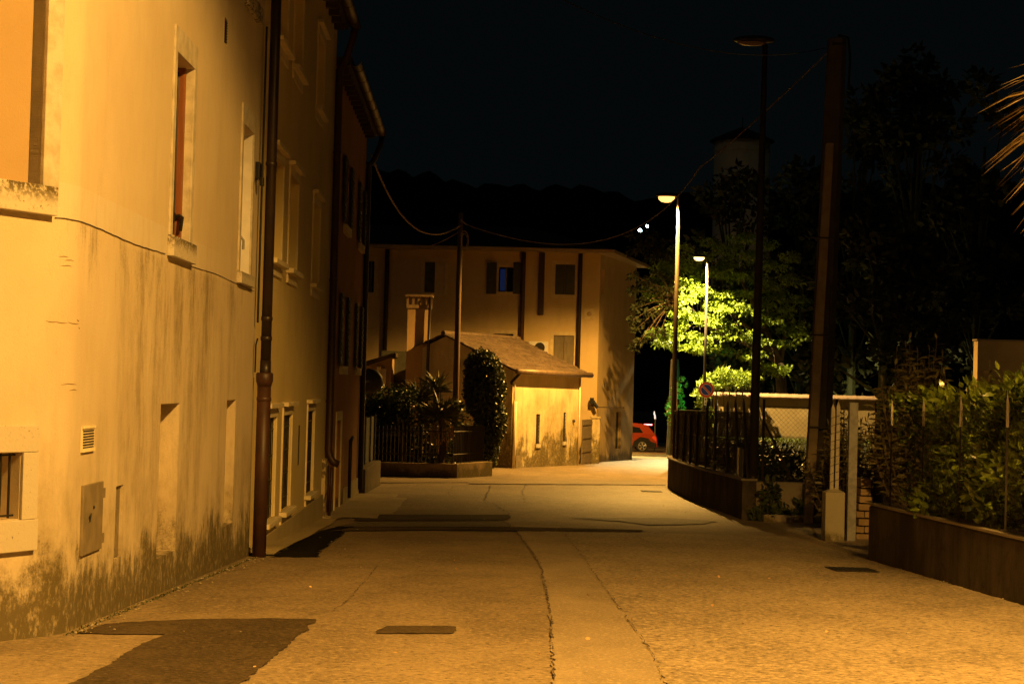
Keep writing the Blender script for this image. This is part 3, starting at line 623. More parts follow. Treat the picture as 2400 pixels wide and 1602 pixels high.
# ------------------------------------------------------------ street lamps
def street_lamp(name, label, head, zpole_base, poleoff, lit, power, col, spot=151, blend=.15, base_r=.075, lean=0.0, soft=.06, lobe=0, group='street lamps along the right side'):
    h = Vector(head); px_ = h.x+poleoff
    t = thing(name, label, 'street lamp', (px_-lean, h.y, zpole_base), group)
    q = MB(); b = Vector((px_-lean, h.y, zpole_base)); top = Vector((px_, h.y, h.z-.02))
    q.tube([b, b.lerp(top, .15), b.lerp(top, .5), top], [base_r, base_r*.97, base_r*.8, base_r*.55], 14)
    q.lathe(b, [(base_r*1.25, 0), (base_r*1.2, .12), (base_r, .14)], 14)
    q.build('pole', M['lampgrey'], t, smooth=True)
    q = MB(); q.tube([top, top+Vector((-.02,0,.05)), h+Vector((poleoff*.45, 0, .06)), h+Vector((.12,0,.05))], .028, 8); q.build('bracket', M['lampgrey'], t, smooth=True)
    q = MB()
    rings = [(-.33,.02,.02),(-.30,.08,.05),(-.2,.13,.075),(0,.155,.095),(.18,.13,.08),(.28,.08,.06),(.31,.03,.03)]
    k = 0; n = 16
    for dx, ry, rz in rings:
        for j in range(n):
            a_ = 2*math.pi*j/n; zz = math.sin(a_)*rz; zz = zz if zz > 0 else zz*.25
            q.v.append((h.x+dx, h.y+math.cos(a_)*ry, h.z+.04+zz))
    for i in range(len(rings)-1):
        for j in range(n): a0 = i*n+j; a1 = i*n+(j+1)%n; q.f.append((a0, a1, a1+n, a0+n))
    q.f.append(tuple(reversed(range(n)))); q.f.append(tuple((len(rings)-1)*n+j for j in range(n)))
    lu = q.build('luminaire', M['lampgrey'], t, smooth=True)
    q = MB(); rr = [(.03,-.15),(.08,-.13),(.12,-.07),(.125,-.0)] if lit else [(.02,-.055),(.08,-.045),(.115,-.02),(.125,.0)]
    q.lathe((0,0,0), rr, 20); q.v = [(h.x-.04+v[0]*1.75, h.y+v[1]*.9, h.z+.02+v[2]) for v in q.v]
    q.build('lens', lit or M['lens_off'], lu, smooth=True)
    if power:
        L = bpy.data.lights.new('lamp_light', 'SPOT'); L.energy = power; L.color = col; L.spot_size = math.radians(spot); L.spot_blend = blend; L.shadow_soft_size = soft
        o = bpy.data.objects.new('lamp_light', L); C.objects.link(o); o.location = (h.x-.04, h.y, h.z-.17); o.parent = None
        if lobe:
            L2 = L.copy(); L2.energy = power*lobe; L2.spot_size = math.radians(168); L2.spot_blend = .55; o2 = bpy.data.objects.new('lamp_glow', L2); C.objects.link(o2); o2.location = o.location
    return t
hn = Vector((3.42, 4.6, 6.2))
street_lamp('street_lamp', 'lit sodium street lamp standing by the camera, above the low wall', hn, g(4.6)-.0, .40, M['lit_near'], P_NEAR, SODIUM, soft=.22, lobe=.34)
h3 = P(1768, 103, 26.7); street_lamp('street_lamp', 'unlit street lamp on the corner of the stained low wall', h3, -1.45, .17, None, 0, SODIUM, lean=.04)
h1 = P(1566, 463, 45); street_lamp('street_lamp', 'lit orange street lamp, taller in view, behind the staked fence', h1, g(45), .28, M['lit_near'], P_MID, SODIUM, spot=150, blend=.30, lobe=.12)
h2 = P(1641, 604, 70); street_lamp('street_lamp', 'lit warm white street lamp carrying the no parking sign, before the glowing tree', h2, g(70), .30, M['lit_far'], P_FAR, (1, .74, .30))
street_lamp('street_lamp', 'lit street lamp hidden behind the far house', Vector((3.2, 90, 4.3)), g(90), .3, M['lit_near'], 7000, SODIUM)
# ------------------------------------------------------------ right low wall R1, gate pillar, hedge, fence
rw = thing('low_wall', 'low stained concrete wall at the right edge below the laurel hedge', 'wall', (3.8, 14, g(14)))
zt = -1.135
q = MB(); n = 26
pts = [(3.70+.10*(1-(i/n)), 17.6-(i/n)*10.6) for i in range(n+1)]
top0 = lambda y: -(.78+.0205*y) 
for i, (x, y) in enumerate(pts):
    x = 3.72+.004*(17.6-y); q.v += [(x, y, g(y)-.1), (x, y, top0(y)-.02), (x+.02, y, top0(y)), (x+.20, y, top0(y)), (x+.20, y, g(y)-.1)]
for i in range(n):
    for j in range(4): a0 = 5*i+j; q.f.append((a0, a0+1, a0+6, a0+5))
q.f.append((0,1,2,3,4)); q.f.append(tuple(5*n+j for j in (4,3,2,1,0)))
q.build('wall_body', M['runwall'], rw)
q = MB()
for i in range(3): q.v += []
for y0, y1 in ((7.0,10.4),(10.42,14.0),(14.02,17.6)):
    x = 3.715+.004*(17.6-y0); x1_ = 3.715+.004*(17.6-y1)
    q.hexa([(x,y0,top0(y0)+.001),(x+.225,y0,top0(y0)+.001),(x1_+.225,y1,top0(y1)+.001),(x1_,y1,top0(y1)+.001)], [(x,y0,top0(y0)+.022),(x+.225,y0,top0(y0)+.022),(x1_+.225,y1,top0(y1)+.022),(x1_,y1,top0(y1)+.022)])
q.build('coping', M['concrete'], rw)
sl = MB(); sl.box(3.93, 12, 7.0, 17.55, -2.4, -1.16); struct('planting_bed', sl, M['dirt'])
def tube_mesh_panel(q, p0, p1, z0, z1, cell, r=.0018, zf=None):
    # diamond mesh between two ground points
    a = Vector(p0); b = Vector(p1); L = (b-a).length; t = (b-a)/L; H = z1-z0
    zf = zf or (lambda s: 0)
    def pt(s, h): q_ = a+t*s; return Vector((q_.x, q_.y, z0+h+zf(s)))
    n = int((L+H)/cell)
    for i in range(n):
        s = i*cell-H
        for sg in (1, -1):
            s0, s1 = s, s+H; h0, h1 = (0, H) if sg > 0 else (H, 0)
            if s0 < 0: h0 = h0+(h1-h0)*(0-s0)/H; s0 = 0
            if s1 > L: h1 = h1-(h1-h0)*(s1-L)/(s1-s0) if s1 > s0 else h1; s1 = L
            if s1-s0 > .02: q.tube([pt(s0, h0), pt(s1, h1)], r, 3, False)
fr = thing('mesh_fence', 'chain link fence with pointed posts standing on the right-hand low wall', 'fence', (3.85, 14, -1.1))
for yy in (17.0, 15.7, 14.4, 13.05, 11.7, 10.4):
    q = MB(); x = 3.80; z0 = top0(yy)+.02; z9 = z0+.80
    q.box(x-.004, x+.004, yy-.012, yy+.012, z0, z9); q.box(x-.011, x-.0045, yy-.012, yy-.006, z0, z9)
    po = q.build('post', M['rustpost'], fr); w = .011
    q = MB(); q.prism([(x-w,yy-w),(x+w,yy-w),(x+w,yy-w+.012),(x-w,yy-w+.012)], z9+.001, z9+.17); zt2 = z9+.17
    q.add([(x-w,yy-w,zt2),(x+w,yy-w,zt2),(x+w,yy-w+.012,zt2),(x-w,yy-w+.012,zt2),(x-w*.5,yy-w,zt2+.10),(x-w*.5,yy-w+.012,zt2+.10)], [(0,1,4),(2,3,5),(1,2,5,4),(3,0,4,5)])
    q.build('pointed_tip', M['post_pale'], po)
q = MB(); tube_mesh_panel(q, (3.83, 9.5), (3.78, 17.3), -1.1, -.13, .07, .0013, lambda s: -.0205*(s+9.5)+.3)
for h in (.05, .5, .95): q.tube([(3.83, 9.5, top0(9.5)+h), (3.78, 17.3, top0(17.3)+h)], .002, 4)
q.build('wire_mesh', M['wire'], fr)
# gate posts
gp = thing('gate_pillar', 'short lichen-covered concrete pillar carrying two slim posts by the driveway', 'pillar', (4.05, 21.3, g(21.3)))
c = G(1956, 1268); gx = c.x; gy = c.y
q = MB(); q.box(gx-.122, gx+.122, gy, gy+.25, g(gy)-.1, g(gy)+.61); q.add([(gx-.11,gy+.01,g(gy)+.612),(gx+.11,gy+.01,g(gy)+.612),(gx+.11,gy+.24,g(gy)+.612),(gx-.11,gy+.24,g(gy)+.612),(gx-.02,gy+.12,g(gy)+.66),(gx+.02,gy+.12,g(gy)+.66)], [(0,1,5,4),(1,2,5),(2,3,4,5),(3,0,4)])
q.build('pillar_body', M['pillar'], gp, bevel=.012)
for dx in (-.035, .03):
    q = MB(); q.box(gx+dx-.022, gx+dx+.022, gy+.08, gy+.13, g(gy)+.63, g(gy)+1.66+dx*.5); z9 = g(gy)+1.66+dx*.5
    q.add([(gx+dx-.022,gy+.08,z9),(gx+dx+.022,gy+.08,z9),(gx+dx+.022,gy+.13,z9),(gx+dx-.022,gy+.13,z9),(gx+dx+.0,gy+.1,z9+.07)], [(0,1,4),(1,2,4),(2,3,4),(3,0,4)])
    q.build('slim_post', M['post_pale'], gp)
q = MB()
for i in range(9): z = g(gy)+.75+i*.1; q.tube([(gx-.06, gy+.075, z-.02), (gx+.06, gy+.075, z+.02)], .003, 4)
q.build('wire_ties', M['wire'], gp)
c = G(1999, 1268); sx = c.x; sy = c.y+.1
q = MB(); q.box(sx-.055, sx+.055, sy, sy+.10, g(sy)-.1, g(sy)+1.74); o = q.build('gate_post', M['galv'], bevel=.004)
tag(o, 'tall square galvanised steel gate post right of the short concrete pillar', 'gate post')
bs = thing('block_stack', 'stack of pale blocks and planks seen behind the galvanised post', 'blocks', (4.55, 22.2, g(22)))
z = g(22)-.02
for i in range(8):
    hgt = .085 if i < 7 else .12; c = P(2024, 1150, 22.2); w = .105-.006*i+random.uniform(-.01,.01)*1
    if i % 2 and i < 5:
        for sg in (-1, 1): q = MB(); q.box(c.x+sg*.055-.05, c.x+sg*.055+.05, 22.1, 22.4, z, z+hgt-.006); q.build('block', M['brick'], bs, bevel=.004)
    else: q = MB(); q.box(c.x-w, c.x+w, 22.05, 22.45, z, z+hgt-.006); q.build('block', M['brick'], bs, bevel=.004)
    z += hgt+.012
c = P(2062, 1070, 23.5); q = MB(); q.box(c.x-.06, c.x+.06, 23.5, 23.6, g(23)-.1, c.z+.42); tag(q.build('timber_post', M['stake']), 'dark timber post half hidden in the hedge beyond the driveway', 'post')
# grates
def grate(label, c, w, l, bars):
    t = thing('drain_grate', label, 'drain cover', (c.x, c.y, g(c.y)), 'iron covers in the road')
    q = MB(); z = g(c.y)+.010; sl_ = (g(c.y+.5)-g(c.y-.5))
    def zz(y): return z+sl_*(y-c.y)
    q.hexa([(c.x-w/2,c.y-l/2,zz(c.y-l/2)),(c.x+w/2,c.y-l/2,zz(c.y-l/2)),(c.x+w/2,c.y+l/2,zz(c.y+l/2)),(c.x-w/2,c.y+l/2,zz(c.y+l/2))], [(c.x-w/2,c.y-l/2,zz(c.y-l/2)+.005),(c.x+w/2,c.y-l/2,zz(c.y-l/2)+.005),(c.x+w/2,c.y+l/2,zz(c.y+l/2)+.005),(c.x-w/2,c.y+l/2,zz(c.y+l/2)+.005)])
    q.build('cover', M['grate'], t)
    q = MB()
    for i in range(bars):
        x = c.x-w/2+w*(i+.5)/bars; y0, y1 = c.y-l*.4, c.y+l*.4; ww = w/bars*.25
        q.add([(x-ww,y0,zz(y0)+.007),(x+ww,y0,zz(y0)+.007),(x+ww,y1,zz(y1)+.007),(x-ww,y1,zz(y1)+.007)], [(0,1,2,3)])
    q.build('slots', M['black'], t)
grate('oblong iron drain cover in the road beside the right-hand low wall', G(1996, 1336), .40, .55, 9)
grate('small slotted drain grate in the lit road near the staked fence', G(1526, 1151), .42, .5, 8)
# ------------------------------------------------------------ retaining wall R2 with staked fence, corner
r2 = thing('retaining_wall', 'curved stained retaining wall with a paler rim below the staked fence', 'wall', (3.6, 32, g(32)))
path = [(3.62,26.45),(3.57,28),(3.50,30),(3.44,32),(3.42,34),(3.44,36),(3.50,37.6),(3.62,38.7),(3.85,39.4),(4.3,39.9),(5.5,40.1)]
ztop = lambda y: -1.395-.0125*(y-26.5)
def ribbon(q, path, z0f, z1f, off0, off1):
    N_ = []
    for i, (x, y) in enumerate(path):
        a = path[max(0, i-1)]; b = path[min(len(path)-1, i+1)]; t = Vector((b[0]-a[0], b[1]-a[1])).normalized(); N_.append(Vector((t.y, -t.x)))
    k = len(q.v)
    for (x, y), nn in zip(path, N_):
        for d, zf in ((off0, z0f), (off0, z1f), (off1, z1f), (off1, z0f)): q.v.append((x+nn.x*d, y+nn.y*d, zf(y)))
    for i in range(len(path)-1):
        for j in range(4): a0 = k+4*i+j; a1 = k+4*i+(j+1)%4; q.f.append((a0, a1, a1+4, a0+4))
    q.f.append((k,k+3,k+2,k+1)); e = k+4*(len(path)-1); q.f.append((e,e+1,e+2,e+3))
q = MB(); ribbon(q, path, lambda y: g(y)-.2, ztop, 0, .22); q.build('wall_body', M['runwall'], r2)
q = MB(); ribbon(q, path, lambda y: ztop(y)+.001, lambda y: ztop(y)+.035, -.02, .24); q.build('coping', M['concrete'], r2, bevel=.008)
cw_ = thing('corner_wall', 'low concrete wall facing the camera, right of the dark wall corner behind weeds', 'wall', (4.3, 26.5, g(26)))
q = MB(); q.box(3.66, 6.6, 26.46, 26.68, g(26.5)-.2, -1.405); q.build('wall_body', M['concrete'], cw_, bevel=.01)
q = MB(); q.box(3.9, 5.6, 26.05, 26.2, g(26)-.1, g(26)+.11); q.build('kerb', M['concrete'], cw_, bevel=.01)
yd = MB(); rows = [(26.7,-1.46),(30,-1.5),(40,-1.62),(52,-1.75),(60,-1.92),(74.5,-2.12)]
for y, z in rows: yd.v += [(np.interp(y, [26.7,28,30,34,38,40,41,74.5], [3.86,3.8,3.72,3.66,3.8,4.6,6.0,7.6]), y, z), (16.5, y, z)]
for i in range(len(rows)-1): yd.f.append((2*i, 2*i+1, 2*i+3, 2*i+2))
struct('yard_ground', yd, M['dirt'])
yb = MB(); yb.box(3.9, 30, 26.7, 26.75, -2.6, -1.47); 
# staked fence
sf = thing('staked_fence', 'dark old wire fence on leaning wooden stakes above the curved retaining wall', 'fence', (3.6, 32, -1.4))
q = MB()
def wx(y): return float(np.interp(y, [p[1] for p in path[:8]], [p[0] for p in path[:8]]))+.12
for a, b in zip(path[:8], path[1:9]):
    tube_mesh_panel(q, (a[0]+.12, a[1]), (b[0]+.12, b[1]), 0, 1.02, .062, .0035, lambda s, a=a: ztop(a[1])+.035)
for h in (1.02, .55, .08): q.tube([(x+.12, y, ztop(y)+.03+h+(.02*math.sin(y*3))) for x, y in path[:9]], .006, 4)
q.build('wire_mesh', M['wire'], sf)
q = MB()                              # reed strips woven into the wire
for i in range(260):
    y = random.uniform(26.9, 38.8); 
    if 26.9 < y < 28.2 and random.random() < .8: continue
    x = wx(y)+.02; z = ztop(y)+.04; hh = random.uniform(.6, 1.0); l = random.uniform(-.03, .03); w = random.uniform(.006, .016)
    q.add([(x,y-w,z),(x,y+w,z),(x+.005,y+w+l,z+hh),(x+.005,y-w+l,z+hh)], [(0,1,2,3)]); 
q.build('reed_screen', simple('dead_reed', (.10,.055,.025), (.05,.032,.014), 12, .85), sf)
for yb_, yt_, tz in ((26.55,27.1,1.27),(27.4,27.9,1.26),(28.65,28.65,1.24),(29.9,29.9,1.22),(31.0,30.95,1.25),(32.3,32.2,1.05),(33.3,33.35,1.02),(34.6,34.4,1.05),(36.0,36.0,1.12),(37.4,37.3,1.0),(38.5,38.4,1.0)):
    q = MB(); x = wx(yb_)-.02; z = ztop(yb_)+.0; a = Vector((x, yb_, z)); b = Vector((wx(yt_)-.02, yt_, z+tz)); r = .022
    q.tube([a, a.lerp(b, .93), b], [r, r, r*.35], 6); q.build('stake', M['stake'], sf)
tag(sf, None)
# netting: perpendicular chain link at the corner
cf = thing('mesh_fence', 'chain link fence facing the camera between the unlit lamp and the concrete utility pole', 'fence', (4.3, 26.6, -1.4))
q = MB(); tube_mesh_panel(q, (3.68, 26.58), (5.3, 26.58), -1.40, -.23, .075, .0022)
for z in (-.23, -.8, -1.36): q.tube([(3.68,26.58,z),(5.3,26.58,z-.01)], .003, 4)
q.build('wire_mesh', M['wire'], cf)
for xp, yt in ((1787, 935), (1958, 935)):
    c = P(xp, 1120, 26.6); q = MB(); q.tube([(c.x, 26.61, -1.42), (c.x, 26.61, P(xp, yt, 26.6).z)], .022, 6); q.build('post', M['stake'], cf)
a = P(1790, 985, 26.65); b = P(1853, 1122, 26.65); q = MB(); q.tube([a, b], .018, 6); q.build('brace', M['wire'], cf)
ec = thing('utility_cabinet', 'dark cabinet with a pale edge beside the unlit lamp pole', 'cabinet', (3.86, 27.1, -1.46))
c0, c1 = P(1733, 1048, 27.1), P(1776, 1048, 27.1)
q = MB(); q.box(c0.x, c1.x, 27.1, 27.35, -1.47, c0.z); q.build('cabinet_body', M['blackp'], ec, bevel=.01)
q = MB(); q.box(c0.x+.05, c0.x+.085, 27.08, 27.098, -1.44, c0.z-.02); q.build('edge_strip', M['post_pale'], ec)
# concrete utility pole
up = thing('utility_pole', 'tall concrete utility pole with a shorter conduit strapped beside it', 'utility pole', (5.0, 26.3, g(26)))
b = P(1912, 1150, 26.3); t_ = P(1962, 92, 26.3); q = MB(); zb = g(26.3)-.1
for k_, (c_, r_) in enumerate((((b.x, 26.3, zb), .20), ((t_.x, 26.3, t_.z), .15))):
    for j in range(8): a_ = math.pi/8+2*math.pi*j/8; q.v.append((c_[0]+r_*math.cos(a_), c_[1]+r_*math.sin(a_), c_[2]))
for j in range(8): q.f.append((j, (j+1)%8, 8+(j+1)%8, 8+j))
q.f.append(tuple(range(8, 16))); q.build('pole', M['pole_c'], up, bevel=.01)
a = P(1893, 1160, 26.1); b2 = P(1945, 336, 26.1); q = MB()
q.hexa([(a.x-.07,26.0,zb),(a.x+.07,26.0,zb),(a.x+.07,26.12,zb),(a.x-.07,26.12,zb)], [(b2.x-.055,26.05,b2.z),(b2.x+.055,26.05,b2.z),(b2.x+.055,26.16,b2.z),(b2.x-.055,26.16,b2.z)])
q.build('side_post', simple('pale_conduit_casing', (.40,.30,.17), (.31,.23,.13), 5, .85), up, bevel=.008)
q = MB()
for yy in (786, 560, 1000): c = P(1925, yy, 26.2); q.box(c.x-.24, c.x+.19, 25.98, 26.0, c.z-.012, c.z+.012)
c = P(1940, 850, 26.1); q.tube([(c.x, 26.12, c.z-1.1), (c.x+.02, 26.12, c.z+1.2)], .010, 6); q.build('bands', M['wire'], up)
q = MB(); c = t_; q.tube([c+Vector((0,-.05,.05)), c+Vector((.16,-.05,.02)), c+Vector((.2,-.05,-.3)), c+Vector((.18,-.05,-.8))], .02, 6); q.tube([c+Vector((-.1,-.12,-.1)), c+Vector((.1,-.12,-.1))], .03, 6); q.build('cable_fittings', M['darkmetal'], up)
# ------------------------------------------------------------ cables
def catenary(a, b, sag, n=40): return [a.lerp(b, i/n)-Vector((0,0,sag*4*(i/n)*(1-i/n))) for i in range(n+1)]
def twisted(name, label, pts, r=.012, group=None):
    q = MB()
    for ph in (0, math.pi):
        pp = []
        L = 0
        for i, p in enumerate(pts):
            if i: L += (p-pts[i-1]).length
            a_ = L*14+ph; pp.append(p+Vector((math.cos(a_)*r*.8, 0, math.sin(a_)*r*.8)))
        q.tube(pp, r, 5)
    o = q.build(name, M['cable'], smooth=True); return tag(o, label, 'cable', group)
def dense(pts, n): return [pts[int(i)].lerp(pts[min(len(pts)-1, int(i)+1)], i-int(i)) for i in [k*(len(pts)-1)/n for k in range(n)]]+[pts[-1]]
pole_top = P(1080, 527, 43)
p1 = P(870, 362, 31.2); low = P(1015, 552, 39.5)
def quad(a, m, b, n=60):
    c = m*2-(a+b)/2; return [a*(1-t)**2+c*2*t*(1-t)+b*t*t for t in [i/n for i in range(n+1)]]
twisted('overhead_cable', 'thick twisted cable sagging from the left terrace to the wooden pole', quad(p1, P(975, 535, 38), pole_top, 240), .013, 'overhead cables')
far = P(1952, 112, 26.4)
pts = quad(P(1092, 525, 43), P(1395, 566, 37), P(1640, 392, 31.5), 160)+quad(P(1640, 392, 31.5), P(1740, 310, 29.6), far, 60)[1:]
twisted('overhead_cable', 'twisted cable sagging from the wooden pole up to the concrete utility pole', pts, .008, 'overhead cables')
q = MB(); q.tube(catenary(P(905, 580, 53), pole_top+Vector((0,0,-.15)), .25), .008, 4); tag(q.build('overhead_cable', M['cable']), 'thin faint cable from the wooden pole towards the far house roof', 'cable', 'overhead cables')
q = MB(); q.tube(catenary(P(1280, -20, 18), P(1945, 110, 26.3), .35), .006, 4); tag(q.build('overhead_cable', M['darkmetal']), 'thin dark cable crossing the top of the sky to the utility pole', 'cable', 'overhead cables')
wp = thing('wooden_pole', 'brown wooden pole standing in the garden before the tile-roofed barn', 'utility pole', (-1.35, 43, g(43)))
q = MB(); a = P(1066, 1000, 43); a.z = g(43); b = P(1080, 498, 43); q.tube([a, b], [.085, .06], 12); q.build('pole', simple('weathered_pole_wood', (.20,.12,.06), (.13,.08,.04), 4, .9, v=(5,5,.4)), wp, smooth=True)
q = MB(); c = P(1088, 560, 43)
for rr in (.11, .08): q.tube([c+Vector((rr*math.cos(k*.5), -.05, rr*2.3*math.sin(k*.5)-.05)) for k in range(14)], .012, 5)
q.tube([P(1080, 515, 42.95), P(1094, 527, 42.95)], .02, 6); q.build('cable_coil', M['cable'], wp)
# ------------------------------------------------------------ far house D
D = Wall((2.68-11.486, 53.574), (1, -.05)); hD = thing('far_house', 'two-storey ochre house with hipped roof across the bend, tree shadows on its side', 'house', (0, 54, g(53)))
def px(x0, y0, x1, y1, w=D):
    a = w.at(x0, y0); b = w.at(x1, y1); return (min(a[0], b[0]), max(a[0], b[0]), min(a[1], b[1]), max(a[1], b[1]))
M['trimD'] = simple('far_window_trim', (.62,.49,.27), (.54,.42,.22), 8, .85, spec=.2)
oW = [px(1169,625,1203,684), px(1302,619,1347,691), px(996,613,1041,686), px(862,611,876,685), px(1298,785,1344,860), px(1157,781,1202,845)]
oW = [(*o, .14) for o in oW]
zE = 4.14
q = MB(); D.grid(q, 0, 11.5, -3.2, zE, oW); 
Ds = Wall((2.68, 53.0), (1.52, 5.4))   # side wall faces +X
L_ = math.hypot(1.52, 5.4)
o1 = Ds.at(1452, 990); sdoor = px(1444, 965, 1454, 1050, Ds)
sw = [px(1409, 630, 1416, 690, Ds)]
Ds.grid(q, 0, L_, -3.4, zE, [(*sdoor, .15), (*sw[0], .15)])
b1 = D.p(0, 0, 0); b2_ = b1+Vector((1.52, 5.4, 0)); e2 = Vector((4.20, 58.4, 0))
q.add([(b1.x,b1.y,-3.2),(b2_.x,b2_.y,-3.2),(b2_.x,b2_.y,zE),(b1.x,b1.y,zE)], [(0,1,2,3)]); q.add([(b2_.x,b2_.y,-3.4),(e2.x,e2.y,-3.4),(e2.x,e2.y,zE),(b2_.x,b2_.y,zE)], [(0,1,2,3)])
q.build('wall', M['wallD'], hD)
def off(p, dx, dy, z): return (p.x+dx, p.y+dy, z)
c0 = Vector((2.68, 53.0, 0)); ov = .45
E = [off(c0, ov*.9, -ov, zE), off(e2, ov, ov, zE), off(b2_, -ov, ov, zE), off(b1, -ov, -ov, zE)]
q = MB(); mid1 = (c0+e2)/2; mid2 = (b1+b2_)/2; rg1 = mid1+Vector((-3.0, .15, 0)); rg2 = mid2+Vector((3.0, 0, 0)); zr = zE+1.0
top = [(v[0], v[1], v[2]+.10) for v in E]; k = 0
q.v = top+[(rg1.x, rg1.y, zr), (rg2.x, rg2.y, zr)]; q.f = [(0,1,4),(1,2,5,4),(2,3,5),(3,0,4,5)]; q.build('roof', M['roofdark'], hD)
q = MB(); q.add(E+top, [(3,2,1,0),(0,1,5,4),(1,2,6,5),(2,3,7,6),(3,0,4,7),(4,5,6,7)]); q.build('eave_soffit', simple('pale_soffit', (.34,.26,.14), (.28,.21,.11), 4, .8), hD)
for i, (nm, ins) in enumerate((('glass', None), ('shut', None), ('half', None), ('glass', None), ('shut', None), ('glass', None))):
    s0, s1, z0, z1, e = oW[i]
    q = MB(); jw = .11
    for bx in ((s0-jw, s0, z0-jw, z1+jw), (s1, s1+jw, z0-jw, z1+jw), (s0, s1, z1, z1+jw), (s0, s1, z0-jw, z0)): D.box(q, bx[0], bx[1], 0, .02, bx[2], bx[3])
    fr_ = q.build('window_surround', M['trimD'], hD)
    if nm == 'shut':
        for a_, b_ in ((s0+.01, (s0+s1)/2-.006), ((s0+s1)/2+.006, s1-.01)):
            q = MB(); D.box(q, a_, b_, -.06, -.02, z0+.01, z1-.01); D.box(q, a_+.02, b_-.02, -.02, -.008, z1-.22, z1-.16); D.box(q, a_+.02, b_-.02, -.02, -.008, z0+.16, z0+.22); q.build('window_shutter', M['shutter'] if i == 4 else M['shutter_dk'], hD)
    elif nm == 'half':
        q = MB(); D.box(q, s0+.01, (s0+s1)/2, -.06, -.02, z0+.01, z1-.01); q.build('window_shutter', M['shutter_dk'], hD)
        q = MB(); D.box(q, (s0+s1)/2+.01, s1-.01, -.06, -.02, z0+.01, z1-.01); q.build('window_shutter', M['trimD'], hD)
    else:
        q = MB(); D.box(q, s0+.01, s1-.01, -.13, -.12, z0+.01, z1-.01); q.build('window_pane', M['glass'], fr_)
        q = MB(); D.box(q, (s0+s1)/2-.025, (s0+s1)/2+.025, -.118, -.08, z0, z1); q.build('window_frame', M['trimD'] if i == 9 else M['shutter'], fr_)
s0, s1, z0, z1, e = oW[0]
q = MB()
for k_ in range(11):
    a_ = s0+.06+(s1-s0-.30)*k_/11; q.tube([D.p(a_, -.108, z0+.04), D.p(a_, -.108, z1-.06)], .018, 6)
q.build('curtain', M['curtain'], hD)
for bx in (px(1142,615,1163,689), px(1204,615,1220,689)):
    q = MB(); D.box(q, bx[0], bx[1], .03, .07, bx[2], bx[3]); D.box(q, bx[0]+.03, bx[1]-.03, .071, .085, bx[3]-.2, bx[3]-.14); D.box(q, bx[0]+.03, bx[1]-.03, .071, .085, bx[2]+.14, bx[2]+.2); q.build('open_shutter', M['shutter_dk'], hD)
bx = px(858,611,874,685); 
for (x0, y0, x1, y1, r) in ((1228,588,1224,803,.075),(1361,590,1357,862,.07),(909,588,904,720,.07)):
    a = D.at(x0, y0); b = D.at(x1, y1); q = MB(); q.tube([D.p(a[0], .09, zE-.02), D.p(a[0], .09, a[1]-.3), D.p(a[0], .09, g(53)+.05)], r, 10); q.build('drainpipe', M['pipe2'] if r > .072 else M['pipe'], hD, smooth=True)
bx = px(1264,592,1274,738); q = MB(); D.box(q, bx[0], bx[1], 0, .10, bx[2], bx[3]); q.build('flue_casing', M['pipe2'], hD, bevel=.02)
bx = px(1240,560,1500,590); s1_ = D.at(1238, 700)[0]; q = MB(); D.box(q, 0.0, s1_, .0, .035, -3.0, zE-.01) if False else None
ac = px(1241,800,1285,829); q = MB(); D.box(q, ac[0], ac[1], .06, .36, ac[2], ac[3]); au = q.build('air_conditioner', M['ac'], hD, bevel=.02)
q = MB(); cc = D.p(ac[1]-.26, .37, (ac[2]+ac[3])/2)
for rr in (.15, .11, .07, .03): q.tube([cc+Vector((rr*math.cos(k_*math.pi/12), 0, rr*math.sin(k_*math.pi/12))) for k_ in range(25)], .007, 4)
q.lathe(cc, [(.155,.0),(.155,.008)], 24, 'Y'); q.build('fan_guard', M['darkmetal'], au)
q = MB(); D.box(q, ac[0]-.06, ac[0]-.015, 0, .2, ac[2]-.05, ac[3]-.1); q.build('pipe_trunking', M['shutter'], hD)
pl = px(1374,727,1388,744); q = MB(); D.box(q, pl[0]-.06, pl[1]+.06, 0, .03, pl[2]-.06, pl[3]+.06); pq = q.build('wall_plaque', M['trimD'], hD, bevel=.01)
q = MB(); q.lathe(D.p((pl[0]+pl[1])/2, .032, (pl[2]+pl[3])/2), [(.075,0),(.06,-.02),(.02,-.03)], 12, 'Y'); q.build('relief', M['niche'], pq)
c = D.at(1388, 942); q = MB(); D.box(q, c[0]-.07, c[0]+.05, .12, .28, c[1]-.05, c[1]+.14); q.tube([D.p(c[0]+.02, .2, c[1]+.02), D.p(c[0]+.16, .3, c[1]-.16)], [.07, .05], 10); q.tube([D.p(c[0], 0, c[1]-.12), D.p(c[0]-.02, .15, c[1])], .02, 6); q.build('wall_floodlight', M['blackp'], hD)
q = MB(); q.tube([D.p(c[0]+.1, .02, c[1]-.15), D.p(c[0]+1.0, .02, c[1]-.14)], .014, 5); q.build('wall_wire', M['wire'], hD)
q = MB(); Ds.box(q, sdoor[0], sdoor[1], -.148, -.10, sdoor[2], sdoor[3]); q.build('side_shutter', M['shutter_dk'], hD)
